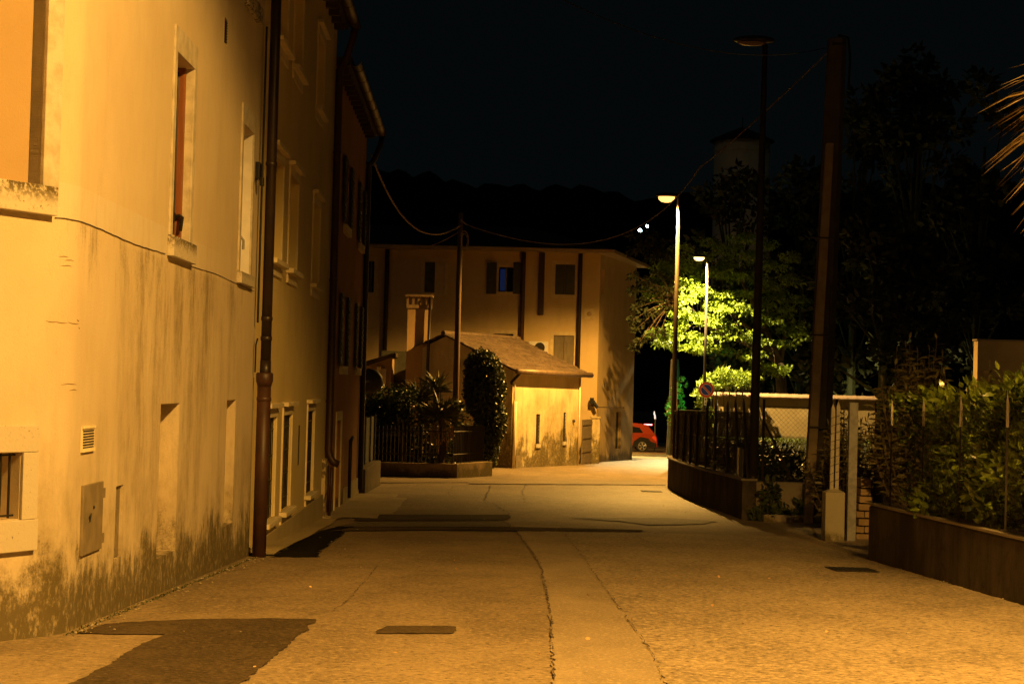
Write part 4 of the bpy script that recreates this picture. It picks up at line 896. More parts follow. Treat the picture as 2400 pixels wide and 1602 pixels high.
# gate and pier between barn and house
q = MB(); a = P(1361, 1082, 50.2); b = P(1383, 1080, 51.6)
gt = Wall((a.x, a.y), (b.x-a.x, b.y-a.y)); Lg = (Vector((a.x,a.y))-Vector((b.x,b.y))).length; t_g = thing('wooden_gate', 'tall weathered boarded gate between the barn and the far house', 'gate', (a.x, a.y, g(50)))
n = 5
for i in range(n): gt.box(q, Lg*i/n+.008, Lg*(i+1)/n-.008, 0, .03, g(50), -.98)
q.build('boards', M['old_wood'], t_g)
q = MB()
for z in (-1.1, -1.5, -1.9): gt.box(q, 0, Lg, .031, .05, z-.04, z+.04)
q.build('rails', M['old_wood'], t_g)
gq = MB(); a = P(1386, 1080, 51.8); b = P(1400, 1078, 52.4); gq.box(a.x-.02, b.x+.02, 51.7, 52.1, g(52)-.1, P(1390, 980, 52).z); gq.box(a.x-.05, b.x+.04, 51.67, 52.13, P(1390, 980, 52).z, P(1390, 980, 52).z+.06)
tag(gq.build('gate_pier', M['barn'], bevel=.03), 'squat mossy masonry pier beside the boarded gate', 'pier')
# ------------------------------------------------------------ barn
hb = thing('barn', 'small rendered barn with clay tile roof and slit windows at the bend', 'barn', (1.0, 47, g(47)))
BL = Vector((.05, 46.0, 0)); BR = Vector((1.99, 49.5, 0)); bt = (BR-BL).normalized(); bn = Vector((-bt.y, bt.x, 0))  # bn points back-left
BF = Wall((BL.x, BL.y), (bt.x, bt.y)); Lb = (BR-BL).length
sl1 = px(1257,970,1264,1040, BF); sl2 = px(1321,966,1326,1034, BF)
q = MB(); BF.grid(q, 0, Lb, -2.7, .40, [(*sl1, .2), (*sl2, .2)])
zr = 1.30; a_ = 2.14; wl = 3.2
def bp(u, v, z): p = BL+bt*u+bn*v; return (p.x, p.y, z)     # u along front, v depth
q.add([bp(0,wl,-2.7), bp(0,0,-2.7), bp(0,0,.40), bp(0,a_,zr-.02), bp(0,wl,zr-.02-(wl-a_)*.42)], [(0,1,2,3,4)])
q.add([bp(Lb,0,-2.7), bp(Lb,wl,-2.7), bp(Lb,wl,zr-.02-(wl-a_)*.42), bp(Lb,a_,zr-.02), bp(Lb,0,.40)], [(0,1,2,3,4)])
q.add([bp(0,wl,-2.7), bp(0,wl,zr-.02-(wl-a_)*.42), bp(Lb,wl,zr-.02-(wl-a_)*.42), bp(Lb,wl,-2.7)], [(0,1,2,3)])
q.build('wall', M['barn'], hb)
def tiled(q, u0, u1, v0, z0, v1, z1, pitch=.19, rows=7, f=bp, amp=.032):
    nu = int((u1-u0)/pitch*8); nv = rows*2; L_ = math.hypot(v1-v0, z1-z0); 
    k = len(q.v)
    for j in range(rows):
        for e in (0, 1):
            t = (j+e)/rows; lift = .028*(1-e)
            for i in range(nu+1):
                u = u0+(u1-u0)*i/nu; h = amp*abs(math.sin(math.pi*(u-u0)/pitch))+lift+.008*math.sin(u*37+j*5)
                q.v.append(f(u+.012*math.sin(j*2.3), v0+(v1-v0)*t, z0+(z1-z0)*t+h))
    for j in range(2*rows-1):
        for i in range(nu): a = k+j*(nu+1)+i; q.f.append((a, a+1, a+nu+2, a+nu+1))
q = MB(); tiled(q, -.14, Lb+.14, -.18, .36, a_, zr+.04); tiled(q, -.14, Lb+.14, wl+.2, zr+.04-(wl+.2-a_)*.42, a_, zr+.04, rows=4)
q.tube([bp(-.16,a_,zr+.06), bp(Lb*.5,a_,zr+.075), bp(Lb+.16,a_,zr+.06)], .075, 8)
for u in (-.14, Lb+.10):
    q.add([bp(u,-.18,.33), bp(u+.04,-.18,.33), bp(u+.04,a_,zr), bp(u,a_,zr), bp(u,-.18,.38), bp(u+.04,-.18,.38), bp(u+.04,a_,zr+.05), bp(u,a_,zr+.05)], [(0,1,2,3),(4,5,6,7),(0,1,5,4),(1,2,6,5),(2,3,7,6),(3,0,4,7)])
q.build('roof', M['tile'], hb)
q = MB(); q.add([bp(-.1,-.15,.34), bp(Lb+.1,-.15,.34), bp(Lb+.1,a_,zr-.01), bp(-.1,a_,zr-.01)], [(0,1,2,3)]); q.build('roof_underside', M['eave'], hb)
q = MB(); q.tube([bp(-.2,-.24,.36), bp(Lb*.5,-.24,.345), bp(Lb+.28,-.24,.33)], .075, 12); q.build('gutter', M['gutter'], hb, smooth=True)
q = MB(); q.tube([bp(-.02,-.22,.30), bp(-.1,-.12,.16), bp(-.12,-.02,.06), bp(-.12,-.04,0)], .04, 8); q.build('gutter_spout', M['pipe'], hb, smooth=True)
q = MB(); q.tube([bp(.07,-.06,-.45), bp(.06,-.06,-2.35)], .045, 10); q.tube([bp(.07,-.03,.30), bp(.07,-.03,-.45)], .016, 6); q.build('corner_pipe', M['trimB'], hb, smooth=True)
q = MB(); q.tube([bp(Lb-.03,-.035,.3), bp(Lb-.04,-.035,-2.25)], .025, 8); q.build('edge_pipe', M['trimB'], hb, smooth=True)
for sx_ in (sl1, sl2):
    q = MB(); BF.box(q, sx_[0]-.03, sx_[1]+.03, 0, .04, sx_[2]-.10, sx_[2]-.002); q.build('window_sill', M['stone'], hb)
    q = MB(); BF.box(q, sx_[0]+.002, sx_[1]-.002, -.06, -.04, sx_[2], sx_[3])
    for k_ in range(9): z = sx_[2]+(sx_[3]-sx_[2])*(k_+.5)/9; q.tube([BF.p(sx_[0], -.03, z), BF.p(sx_[1], -.03, z+.03)], .012, 5)
    q.build('window_grille', M['stake'], hb)
bd = px(1208,1067,1216,1100, BF); q = MB(); BF.box(q, bd[0], bd[1]+.05, 0, .02, -2.25, bd[3]); q.build('meter_hatch', M['steel_door'], hb)
q = MB(); q.lathe(BF.p(Lb-.36, .02, -1.0), [(.05,0),(.05,-.03),(.01,-.04)], 10, 'Y'); q.build('wall_ring', M['wire'], hb)
# chimney beside barn
ch = thing('chimney_stack', 'tall rendered chimney with brick crown left of the wooden pole', 'chimney', (-2.6, 47.4, g(47)))
a = P(950, 900, 47.4); b = P(1003, 900, 47.4); zc = P(975, 722, 47.4).z; zk = P(975, 690, 47.4).z
q = MB(); q.box(a.x, b.x, 47.4, 47.95, g(47), zc); q.build('shaft', M['orange'], ch, bevel=.01)
q = MB(); q.box(a.x-.03, b.x+.03, 47.37, 47.98, zc, zc+.10)
n = 5
for i in range(n):
    x = a.x-.03+(b.x-a.x+.06-.07)*i/(n-1); q.box(x, x+.07, 47.38, 47.50, zc+.1, zk-.06); q.box(x, x+.07, 47.85, 47.97, zc+.1, zk-.06)
q.box(a.x-.07, b.x+.07, 47.33, 48.02, zk-.06, zk); q.build('crown', M['brick'], ch)
q = MB(); c = P(1006, 800, 47.3); q.tube([(c.x, 47.3, P(1008,695,47.3).z), (c.x-.05, 47.3, g(47))], .045, 8); q.build('flue_pipe', M['pipe'], ch, smooth=True)
# left lower outbuilding
ob = thing('outbuilding', 'low orange outbuilding with sloping roof left of the chimney', 'outbuilding', (-4.3, 48, g(48)))
a = P(850, 862, 48); b = P(917, 838, 48); q = MB(); a = P(835, 865, 48)
q.add([(a.x,48,-2.6),(b.x,48,-2.6),(b.x,48,b.z),(a.x,48,a.z),(a.x,51,-2.6),(b.x,51,-2.6),(b.x,51,b.z),(a.x,51,a.z)], [(0,1,2,3),(1,5,6,2),(5,4,7,6),(4,0,3,7)]); q.build('wall', M['orange'], ob)
q = MB(); q.add([(a.x-.2,47.8,a.z-.03),(b.x+.1,47.8,b.z+.03),(b.x+.1,51.1,b.z+.03),(a.x-.2,51.1,a.z-.03),(a.x-.2,47.8,a.z+.08),(b.x+.1,47.8,b.z+.14),(b.x+.1,51.1,b.z+.14),(a.x-.2,51.1,a.z+.08)], [(3,2,1,0),(4,5,6,7),(0,1,5,4),(1,2,6,5),(2,3,7,6),(3,0,4,7)]); q.build('roof', M['tile'], ob)
a = P(882, 905, 47.9); q = MB(); q.box(a.x, a.x+.1, 47.85, 47.99, -2.2, a.z+.55); q.box(a.x+.12, a.x+.26, 47.95, 47.99, -2.2, a.z+.5); q.build('door_jamb', M['trimB'], ob)
q = MB(); a = P(918, 850, 49.3); b = P(949, 850, 49.3); q.box(a.x-.3, b.x+.3, 49.3, 49.5, -2.5, P(930, 822, 49.3).z); tag(q.build('gap_panel', M['shutter_dk']), 'dark panel standing for the dark gap between outbuilding and chimney', 'door')  # dark panel added where there is only a dark gap
# garden wall + railings
gw = thing('garden_wall', 'low mossy garden wall carrying the iron railings at the bend', 'wall', (-2.0, 40, g(40)))
ga, gb, gc = P(866, 1121, 39.4), P(1060, 1118, 39.6), P(1136, 1111, 41.2)
q = MB(); ribbon(q, [(ga.x-1.5, 39.3), (ga.x, ga.y), (gb.x, gb.y), (gc.x, gc.y)][::-1], lambda y: g(y)-.2, lambda y: -1.86, 0, -.2)
q.build('wall_body', stucco('garden_wall_moss', (.30,.21,.11), (.20,.14,.07), algae=.3, streaks=.5, gofs=(2.2,0)), gw, bevel=.01)
ir = thing('iron_railings', 'rusty vertical iron railings on the low garden wall at the bend', 'railings', (-2.0, 40, -1.85))
gpth = [Vector((ga.x-1.5, 39.42, 0)), Vector((ga.x, ga.y+.1, 0)), Vector((gb.x, gb.y+.1, 0)), Vector((gc.x-.05, gc.y+.05, 0))]
q = MB(); qr = MB()
for a, b in zip(gpth, gpth[1:]):
    n = int((b-a).length/.088)
    for i in range(n): p = a.lerp(b, i/n); q.tube([(p.x, p.y, -1.84), (p.x, p.y, -1.02)], .010, 5)
    for z in (-1.13, -1.66): qr.tube([(a.x, a.y, z), (b.x, b.y, z)], .014, 5)
q.build('bars', M['wire'], ir); qr.build('rails', M['wire'], ir)
q = MB(); a, b = gb, gc
for i in range(22):
    p = Vector((a.x, a.y+.14, 0)).lerp(Vector((b.x, b.y+.1, 0)), .05+.9*i/22); q.box(p.x-.022, p.x+.022, p.y, p.y+.015, -1.84, -1.0)
q.build('slatted_panel', M['stake'], ir)
# ------------------------------------------------------------ foliage
def leaves(name, m, Pos, Ax, Ln, Wd, parent=None, fold=.25, droop=0):
    n = len(Pos); Ax = Ax/np.linalg.norm(Ax, axis=1, keepdims=True)
    rv = rng.normal(size=(n, 3)); rv[:, 2] += 1.2; Sd = np.cross(Ax, rv); Sd /= np.linalg.norm(Sd, axis=1, keepdims=True)+1e-9; Nn = np.cross(Sd, Ax)
    Ln = np.broadcast_to(Ln, (n,))[:, None]; Wd = np.broadcast_to(Wd, (n,))[:, None]
    dz = np.array([[0, 0, -1.0]])*droop*Ln
    v = np.empty((n, 6, 3)); v[:, 0] = Pos; v[:, 1] = Pos+Ax*Ln*.30+Sd*Wd*.5+Nn*Wd*fold+dz*.09; v[:, 2] = Pos+Ax*Ln*.68+Sd*Wd*.38+Nn*Wd*fold*.3+dz*.46
    v[:, 3] = Pos+Ax*Ln+dz; v[:, 4] = Pos+Ax*Ln*.68-Sd*Wd*.38+Nn*Wd*fold*.3+dz*.46; v[:, 5] = Pos+Ax*Ln*.30-Sd*Wd*.5+dz*.09
    off_ = np.zeros(3)
    if parent is not None:
        q_ = parent
        while q_ is not None: off_ += np.array(q_.location); q_ = q_.parent
    v = (v-off_).reshape(-1, 3); b = (np.arange(n)*6)[:, None]
    f = b+np.array([[0,1,5, 1,2,4,5, 2,3,4]])
    me = bpy.data.meshes.new(name); me.vertices.add(n*6); me.vertices.foreach_set('co', v.ravel())
    me.loops.add(f.size); me.loops.foreach_set('vertex_index', f.ravel().astype(np.int32)); me.polygons.add(n*3)
    me.polygons.foreach_set('loop_start', ((np.arange(n)*10)[:, None]+np.array([[0,3,7]])).ravel().astype(np.int32)); me.polygons.foreach_set('loop_total', np.tile(np.array([3,4,3], np.int32), n))
    me.update(calc_edges=True); me.materials.append(m); o = bpy.data.objects.new(name, me); C.objects.link(o)
    if parent is not None: o.parent = parent
    return o
def blob(c, r, n, shell=.5):
    u = rng.normal(size=(n, 3)); u /= np.linalg.norm(u, axis=1, keepdims=True); rr = shell+(1-shell)*rng.random((n, 1))**.6
    return np.array(c)+u*rr*np.array(r), u
def clumps(cs, npc, ln, up=.2):
    Ps, As = [], []
    for c, r in cs:
        p, u = blob(c, r, npc, .25); Ps.append(p); a = u*np.array([1,1,.5])+rng.normal(size=u.shape)*.6; a[:, 2] += up; As.append(a)
    return np.concatenate(Ps), np.concatenate(As)
# lit tree
tr = thing('broadleaf_tree', 'spreading tree glowing yellow green in the lamplight beyond the garden wall', 'tree', (12, 78, -2.3))
base_ = P(1832, 1000, 78); base_.z = -2.4; fork = P(1828, 850, 77.8)
q = MB(); q.tube([base_, base_.lerp(fork, .5)+Vector((.08,0,0)), fork], [.34,.27,.24], 10)
cl = [(1600,655,62.6),(1562,688,61.6),(1640,640,63),(1690,640,64),(1720,615,64.5),(1575,725,62.4),(1618,742,63),(1668,715,63.4),(1650,685,63.2),(1738,688,64.5),(1765,650,65),(1752,732,64.6),(1600,782,62.8),(1568,803,62),(1640,792,63.4),(1700,760,64),(1742,782,64.6),(1662,812,64.2),(1700,822,72.5),(1762,828,65.2),(1800,752,66),(1832,735,66.6),(1862,762,67),(1842,806,67),(1800,702,66),(1884,785,67.5),(1555,700,61.0),(1548,660,60.6),(1560,630,60.8),(1575,612,61.4),(1550,780,61.2),(1545,690,60.0),(1562,665,61.6),(1590,625,62),(1722,650,64),(1600,700,62.6),(1625,675,62.8),(1690,690,63.6),(1780,800,66),(1725,715,64),(1585,760,62.6),(1660,750,63.2),(1700,785,64),(1615,815,63),(1788,858,66.5),(1820,870,67),(1760,880,66.4),(1815,680,66.5),(1850,700,67),(1790,660,66)]
tops_ = [(1600,582,66.5),(1660,568,67),(1640,603,66),(1760,600,67.5),(1820,628,68),(1700,590,67.5),(1560,620,66),(1860,660,69),(1900,720,70),(1730,560,69),(1795,570,70),(1850,600,70)]
cs = []
for x, y, Z in cl+tops_:
    p = P(x, y, Z+(10 if Z > 62 else 4.5)); cs.append((tuple(p), (random.uniform(.5,.8), random.uniform(.55,.85), random.uniform(.17,.27))))
    for k_ in range(1): pp = p+Vector((random.uniform(-.5,.5), random.uniform(-.5,.6), random.uniform(-.25,.25))); cs.append((tuple(pp), (random.uniform(.3,.5), random.uniform(.3,.5), random.uniform(.10,.18))))
cs += [(tuple(P(x, y, 50.3)), (.16,.3,.10)) for x, y in ()]
hubs = [P(1790, 770, 76.5), P(1700, 720, 75), P(1640, 760, 74.2), P(1740, 660, 76), P(1850, 740, 77.5)]
for hb_ in hubs: q.tube([fork, fork.lerp(hb_, .5)+Vector((0,0,.15)), hb_], [.15,.10,.07], 7)
for c, r in [k_ for k_ in cs[::2] if k_[0][1] > 68]:
    c = Vector(c); hb_ = min(hubs, key=lambda h_: (h_-c).length); q.tube([hb_, hb_.lerp(c, .35)+Vector((random.uniform(-.1,.1),.2,.22)), hb_.lerp(c, .7)+Vector((random.uniform(-.1,.1),.15,.12)), c+Vector((0,.1,-.05))], [.035,.022,.014,.006], 5)
q.build('trunk', M['bark'], tr, smooth=True)
Pn, An = clumps(cs, 130, .13); An[:, 2] -= .25
leaves('crown', M['leaf_tree'], Pn, An, rng.uniform(.11,.19,len(Pn)), rng.uniform(.07,.12,len(Pn)), tr, droop=.2)
# dim boughs above left of the tree
def big_tree(label, x, ytop, Z, wpx, n=2600, name='dark_tree', ls=.5, kx=1.0):
    t = P(x, ytop, Z); z0 = g(Z)+(.5); hgt = t.z-z0; w = wpx*Z/F/2
    th = thing(name, label, 'tree', (t.x, Z, z0), 'dark trees behind the right side')
    q = MB(); q.tube([(t.x, Z, z0-1.5), (t.x, Z, z0+hgt*.35), (t.x+.2, Z, z0+hgt*.8)], [w*.09, w*.06, w*.02], 8)
    cs_ = []
    for i in range(26):
        a_ = random.uniform(0, 6.28); hh = random.uniform(.18, .93); rad = w*.75*math.sqrt(max(0, 1-((hh-.45)/.6)**2))*random.uniform(.4, 1)
        c = Vector((t.x+math.cos(a_)*rad, Z+math.sin(a_)*rad*.7, z0+hgt*hh)); rr = w*random.uniform(.2,.34); cs_.append((tuple(c), (rr, rr, rr*.7)))
        q.tube([(t.x, Z, z0+hgt*hh*.6), tuple(c)], [w*.025, w*.008], 5)
    cs_.append(((t.x, Z, t.z-w*.25), (w*.28, w*.28, w*.28)))
    q.build('trunk', M['leaf_dark'], th)
    Pq, Aq = clumps(cs_, n//26, ls); leaves('crown', M['leaf_dark'], Pq, Aq, rng.uniform(.7, 1.3, len(Pq))*ls, rng.uniform(.4,.7,len(Pq))*ls, th)
big_tree('dark tree just right of the faint round tower', 1885, 370, 84, 300, ls=.42)
big_tree('tall dark tree behind the concrete utility pole', 2010, 215, 80, 300, ls=.42)
big_tree('tallest dark tree against the sky right of the utility pole', 2150, 118, 72, 330, 3200, ls=.42)
big_tree('dark tree rising behind the laurel hedge near the right edge', 2300, 165, 66, 300, ls=.4)
big_tree('dark tree below the faint round tower, above the glowing tree', 1725, 388, 88, 330, ls=.4)
big_tree('low dark tree seen over the driveway', 2080, 480, 55, 420, 3000, ls=.3)
ob_ = thing('leaf_shadow_caster', 'added slender dark tree casting leaf shadows on the far house side', 'tree', (5.4, 50.5, g(50)))  # tree added only to throw leaf shadows on the far house
q = MB(); b0_ = Vector((5.0, 50.9, g(50))); f0_ = Vector((4.8, 50.8, 2.6)); q.tube([b0_, f0_], [.06,.04], 6); cs = []
for x_, z_ in ((3.5,3.3),(3.6,1.2),(3.8,2.6),(3.75,1.35),(3.55,2.0),(3.95,3.2),(4.0,2.2),(4.2,1.9),(3.55,2.9),(3.75,3.1),(3.95,2.6),(3.62,2.35),(3.9,2.0),(4.15,2.9),(4.3,2.3),(3.68,1.75),(4.05,1.5),(4.4,1.7),(4.5,2.9),(4.7,2.4),(4.6,3.3),(4.2,3.4)):
    c_ = Vector((x_, 50.4+random.uniform(-.4,.4), z_)); cs.append((tuple(c_), (.15,.30,.11))); cs += [((c_.x+random.uniform(-.2,.3), c_.y, random.uniform(3.7,4.6)), (.2,.3,.10))]; q.tube([f0_, f0_.lerp(c_, .5)+Vector((0,0,.1)), c_], [.025,.015,.006], 5)
q.build('trunk', M['bark'], ob_); Pn, An = clumps(cs, 44, .1); leaves('crown', M['leaf_dark'], Pn, An, rng.uniform(.10,.17,len(Pn)), rng.uniform(.05,.08,len(Pn)), ob_, droop=.3)
# bush on garden wall
bu = thing('garden_bush', 'bright lamp-lit bush spilling over the left end of the garden wall', 'bush', (8.6, 71, -2.2))
cs = []
for x, y in ((1650,905),(1662,888),(1690,880),(1720,882),(1748,888),(1700,900),(1730,900),(1675,905),(1755,902),(1640,925),(1738,878),(1695,872)):
    cs.append((tuple(P(x, y, 71.6)), (.33, .45, .20)))
cs += [(tuple(P(1642, 945, 71.5)), (.12,.2,.3)), (tuple(P(1650, 925, 71.5)), (.22,.3,.3)), (tuple(P(1660, 985, 71.7)), (.3,.4,.6))]
Pn, An = clumps(cs, 110, .2, .6); leaves('foliage', M['leaf_bush'], Pn, An, rng.uniform(.13,.22,len(Pn)), rng.uniform(.06,.09,len(Pn)), bu)
q = MB()
for i in range(6): a = P(1665+i*14, 1010, 71.8); a.z = -2.2; q.tube([a, a+Vector((.1,0,1.0)), P(1660+i*16, 890, 71.7)], [.05,.04,.02], 6)
q.build('stems', M['bark'], bu)
# garden wall with tile coping
w4 = thing('boundary_wall', 'plastered boundary wall with clay tile coping behind the corner fence', 'wall', (10, 66, -2))
a = P(1672, 1030, 72.5); b = P(2050, 1030, 72.5); q = MB(); q.box(a.x, b.x, 72.5, 72.8, -2.6, P(1800, 932, 72.5).z); q.build('wall_body', M['gardenwall'], w4)
q = MB(); zc = P(1800, 932, 72.5).z; x = a.x-.1; i = 0
while x < b.x:
    q.tube([(x, 72.36, zc+.04), (x+.42, 72.36, zc+.05)], [.055, .065], 8); q.hexa([(x,72.42,zc+.0),(x+.40,72.34,zc+.005),(x+.40,72.7,zc+.12),(x,72.7,zc+.12)], [(x,72.34,zc+.06),(x+.40,72.34,zc+.075),(x+.40,72.7,zc+.20),(x,72.7,zc+.185)]); x += .41
q.build('coping_tiles', simple('pale_clay_coping', (.27,.16,.08), (.20,.12,.06), 6, .85, bs=.3), w4)
# sign
sg = thing('no_parking_sign', 'round red and blue no parking sign with arrow plate on the far lamp pole', 'road sign', (7.9, 69.7, -.5))
c = P(1655.5, 913, 69.8); R_ = .325
def disc(r0, r1, y, m, nm):
    q = MB(); n = 40
    for j in range(n): a_ = 2*math.pi*j/n; q.v += [(c.x+r0*math.cos(a_), y, c.z+r0*math.sin(a_)), (c.x+r1*math.cos(a_), y, c.z+r1*math.sin(a_))]
    for j in range(n): k2 = (j+1)%n; q.f.append((2*j, 2*j+1, 2*k2+1, 2*k2))
    return q.build(nm, m, sg)
q = MB(); q.lathe((c.x, c.y, c.z), [(R_,.0),(R_,.02)], 40, 'Y'); q.build('sign_plate', M['white'], sg)
disc(.232, R_-.014, c.y-.004, M['red'], 'red_ring'); disc(.001, .214, c.y-.004, M['blue'], 'blue_face')
q = MB(); d_ = Vector((1,0,-1)).normalized(); n_ = Vector((1,0,1)).normalized()
for w_, y_, m_, nm in ((.042,-.008,M['white'],'bar_edge'),(.028,-.012,M['red'],'red_bar')):
    q = MB(); q.v = [tuple(c+d_*s_*.223+n_*t_*w_+Vector((0,y_,0))) for s_, t_ in ((-1,-1),(1,-1),(1,1),(-1,1))]; q.f = [(0,1,2,3)]; q.build(nm, m_, sg)
q = MB(); q.box(c.x-.085, c.x+.045, c.y, c.y+.015, c.z-.63, c.z-.315); q.build('arrow_plate', M['white'], sg)
q = MB(); yy = c.y-.004; xc = c.x-.02
for zc_, sgn in ((c.z-.40, 1), (c.z-.545, -1)):
    q.add([(xc-.009,yy,zc_-.045*sgn),(xc+.009,yy,zc_-.045*sgn),(xc+.009,yy,zc_+.045*sgn),(xc-.009,yy,zc_+.045*sgn)], [(0,1,2,3)])
    for s_ in (-1, 1): q.add([(xc,yy,zc_+.05*sgn),(xc+s_*.045,yy,zc_+.002*sgn),(xc+s_*.045,yy,zc_-.02*sgn),(xc,yy,zc_+.022*sgn)], [(0,1,2,3)])
q.build('arrows', M['blackp'], sg)
# laurel hedge R1
hg = thing('laurel_hedge', 'glossy laurel hedge behind the pointed fence posts at the right edge', 'hedge', (4.6, 13.5, -1.15))
n = 10500; y = rng.uniform(8.5, 17.3, n); topz = .17-.045*(y-11)+.10*np.sin(y*2.3)+.06*np.sin(y*5.1); 
x = 3.96+rng.random(n)**2.6*.9; z = -1.12+rng.random(n)**.8*(topz+1.12); x = x+.10*np.sin(y*3.1)+.12*np.sin(z*4+y)
ntop = 2600; yt = rng.uniform(8.5, 17.3, ntop); xt = rng.uniform(3.95, 6.0, ntop); zt_ = .17-.045*(yt-11)+.10*np.sin(yt*2.3)+.06*np.sin(yt*5.1)+rng.normal(size=ntop)*.05
Pn = np.concatenate([np.stack([x,y,z],1), np.stack([xt,yt,zt_],1)]); An = rng.normal(size=Pn.shape)*.6; An[:,0] -= .6; An[:,2] += .55; An[n:,2] += .9; An[:, 1] -= .2
leaves('foliage', M['leaf_laurel'], Pn, An, rng.uniform(.08,.135,len(Pn)), rng.uniform(.034,.052,len(Pn)), hg, fold=.18, droop=.12)
q = MB()
for i in range(46): y_ = random.uniform(9, 17.2); x_ = random.uniform(4.1, 4.7); q.tube([(x_, y_, -1.17), (x_+random.uniform(-.15,.15), y_+random.uniform(-.2,.2), -.6), (x_+random.uniform(-.3,.2), y_+random.uniform(-.3,.3), random.uniform(-.3,0))], [.02,.014,.006], 5)
q.build('stems', M['bark'], hg)
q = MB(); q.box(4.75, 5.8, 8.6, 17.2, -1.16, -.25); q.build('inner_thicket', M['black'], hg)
# whorled shrub
def whorl_shrub(name, label, c, w, h, n, Z, mat='leaf_nandina', L=.13):
    th = thing(name, label, 'shrub', (c[0], c[1], c[2])); q = MB(); Pl, Al = [], []
    for i in range(n):
        a_ = random.uniform(0, 6.28); r_ = math.sqrt(random.random()); ex = w*r_*math.cos(a_); ey = w*.7*r_*math.sin(a_); hh = h*(1-.55*r_**1.6)*random.uniform(.72, 1.05)
        b = Vector(c)+Vector((ex*.35, ey*.35, 0)); e = Vector(c)+Vector((ex, ey, hh)); m_ = b.lerp(e, .5)+Vector((ex*.1, 0, hh*.08)); q.tube([b, m_, e], [.012,.008,.003], 4)
        k_ = int(hh/.12)
        for j in range(k_):
            t = .25+.75*j/k_; p = (b*(1-t)**2+m_*2*t*(1-t)+e*t*t)
            for s_ in range(3): aa = random.uniform(0, 6.28); Pl.append(p); Al.append((math.cos(aa), math.sin(aa), random.uniform(.2,.7)))
        Pl.append(e); Al.append((random.uniform(-.2,.2), random.uniform(-.2,.2), 1))
    q.build('stems', M['bark'], th); Pl = np.array([tuple(p) for p in Pl]); Al = np.array(Al); nn = len(Pl)
    leaves('foliage', M[mat], Pl, Al, rng.uniform(.9,1.35,nn)*L, rng.uniform(.024,.04,nn), th, fold=.15, droop=.34)
whorl_shrub('tall_shrub', 'tall feathery shrub with curling leaves above the hedge by the driveway', (5.15, 21.5, -1.6), .78, 2.35, 150, 21.5)
whorl_shrub('tall_shrub', 'smaller dim feathery shrub left of the pale distant wall', (5.9, 20.5, -1.6), .7, 2.15, 90, 20)
whorl_shrub('tall_shrub', 'dark feathery shrub silhouetted against the pale distant wall', (6.3, 19.0, -1.6), .55, 2.32, 110, 19)
whorl_shrub('tall_shrub', 'low feathery bush behind the block stack', (4.7, 24.0, -1.9), .55, 1.7, 80, 24)
# weeds at corner
def weeds(name, label, c, w, n, h, mat='grass', kind=None):
    Pn = np.array(c)+np.stack([rng.uniform(-w[0],w[0],n), rng.uniform(-w[1],w[1],n), np.zeros(n)],1); An = rng.normal(size=(n,3))*.35; An[:,2] = 1
    o = leaves(name, M[mat], Pn, An, rng.uniform(.4,1,n)*h, rng.uniform(.010,.02,n), None, droop=.3); return o
M['weed'] = leafmat('dark_weeds', (.045,.06,.015), (.06,.075,.02), .6, 5, .3)
tag(weeds('grass_tufts', '', (4.5, 26.25, g(26.2)), (.75,.16), 900, .42, 'weed'), kind='stuff')
tag(weeds('grass', '', (12.0, 67, -2.03), (4.2, 5.0), 7000, .22), kind='stuff')
tag(weeds('grass', '', (8.4, 42, -1.66), (3.4, 13.0), 9000, .30, 'weed'), kind='stuff')
wd = thing('leafy_weed', 'broad-leaved dark weed growing before the low corner wall', 'weed', (3.95, 26.1, g(26)))
Pn, An = clumps([((3.95,26.2,g(26)+.15),(.22,.12,.12)), ((4.02,26.25,g(26)+.42),(.12,.1,.2)), ((4.5,26.2,g(26)+.18),(.4,.12,.15))], 60, .1, .4); leaves('leaves', M['weed'], Pn, An, .13, .07, wd)
# yard shrubs seen through fence
for i, (x_, y_, lb) in enumerate(((4.5,29.5,'dim shrub in the yard just behind the corner fence'),(5.0,33,'dark shrub in the yard midway along the staked fence'),(4.6,37,'dark shrub in the yard at the far end of the staked fence'))):
    th = thing('yard_shrub', lb, 'shrub', (x_, y_, -1.5)); cs = [((x_+random.uniform(-.6,.6), y_+random.uniform(-1.2,1.2), -1.5+random.uniform(.1,.32)), (.5,.6,.24)) for _ in range(9)]
    Pn, An = clumps(cs, 130, .1, .3); leaves('foliage', M['leaf_ivy'], Pn, An, .10, .05, th)
    q = MB()
    for k_ in range(5): q.tube([(x_+random.uniform(-.3,.3), y_+random.uniform(-.5,.5), -1.55), (x_+random.uniform(-.5,.5), y_+random.uniform(-.8,.8), -1.1)], [.02,.01], 5)
    q.build('stems', M['bark'], th)
# garden plants at the bend
iv = thing('ivy_column', 'tall ivy-covered column at the right end of the railings', 'climber', (-.85, 41.5, g(41)))
Ps_, As_ = [], []; qi = MB()
for x, y, r, n_ in ((1136,905,(.50,.45,.86),4200),(1128,862,(.40,.4,.46),1400),(1149,985,(.38,.4,.62),2200),(1146,1050,(.24,.3,.46),900)):
    c_ = P(x, y, 42.3); p_, u_ = blob(tuple(c_), r, n_, .86); p_ += rng.normal(size=p_.shape)*.025; Ps_.append(p_); As_.append(u_*.6+rng.normal(size=u_.shape)*.5-np.array([0,0,.6]))
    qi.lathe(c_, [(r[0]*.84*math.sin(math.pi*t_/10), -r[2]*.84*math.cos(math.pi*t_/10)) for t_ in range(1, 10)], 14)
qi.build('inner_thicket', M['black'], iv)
Pn = np.concatenate(Ps_); An = np.concatenate(As_); leaves('foliage', M['leaf_ivycol'], Pn, An, rng.uniform(.05,.085,len(Pn)), rng.uniform(.04,.065,len(Pn)), iv)
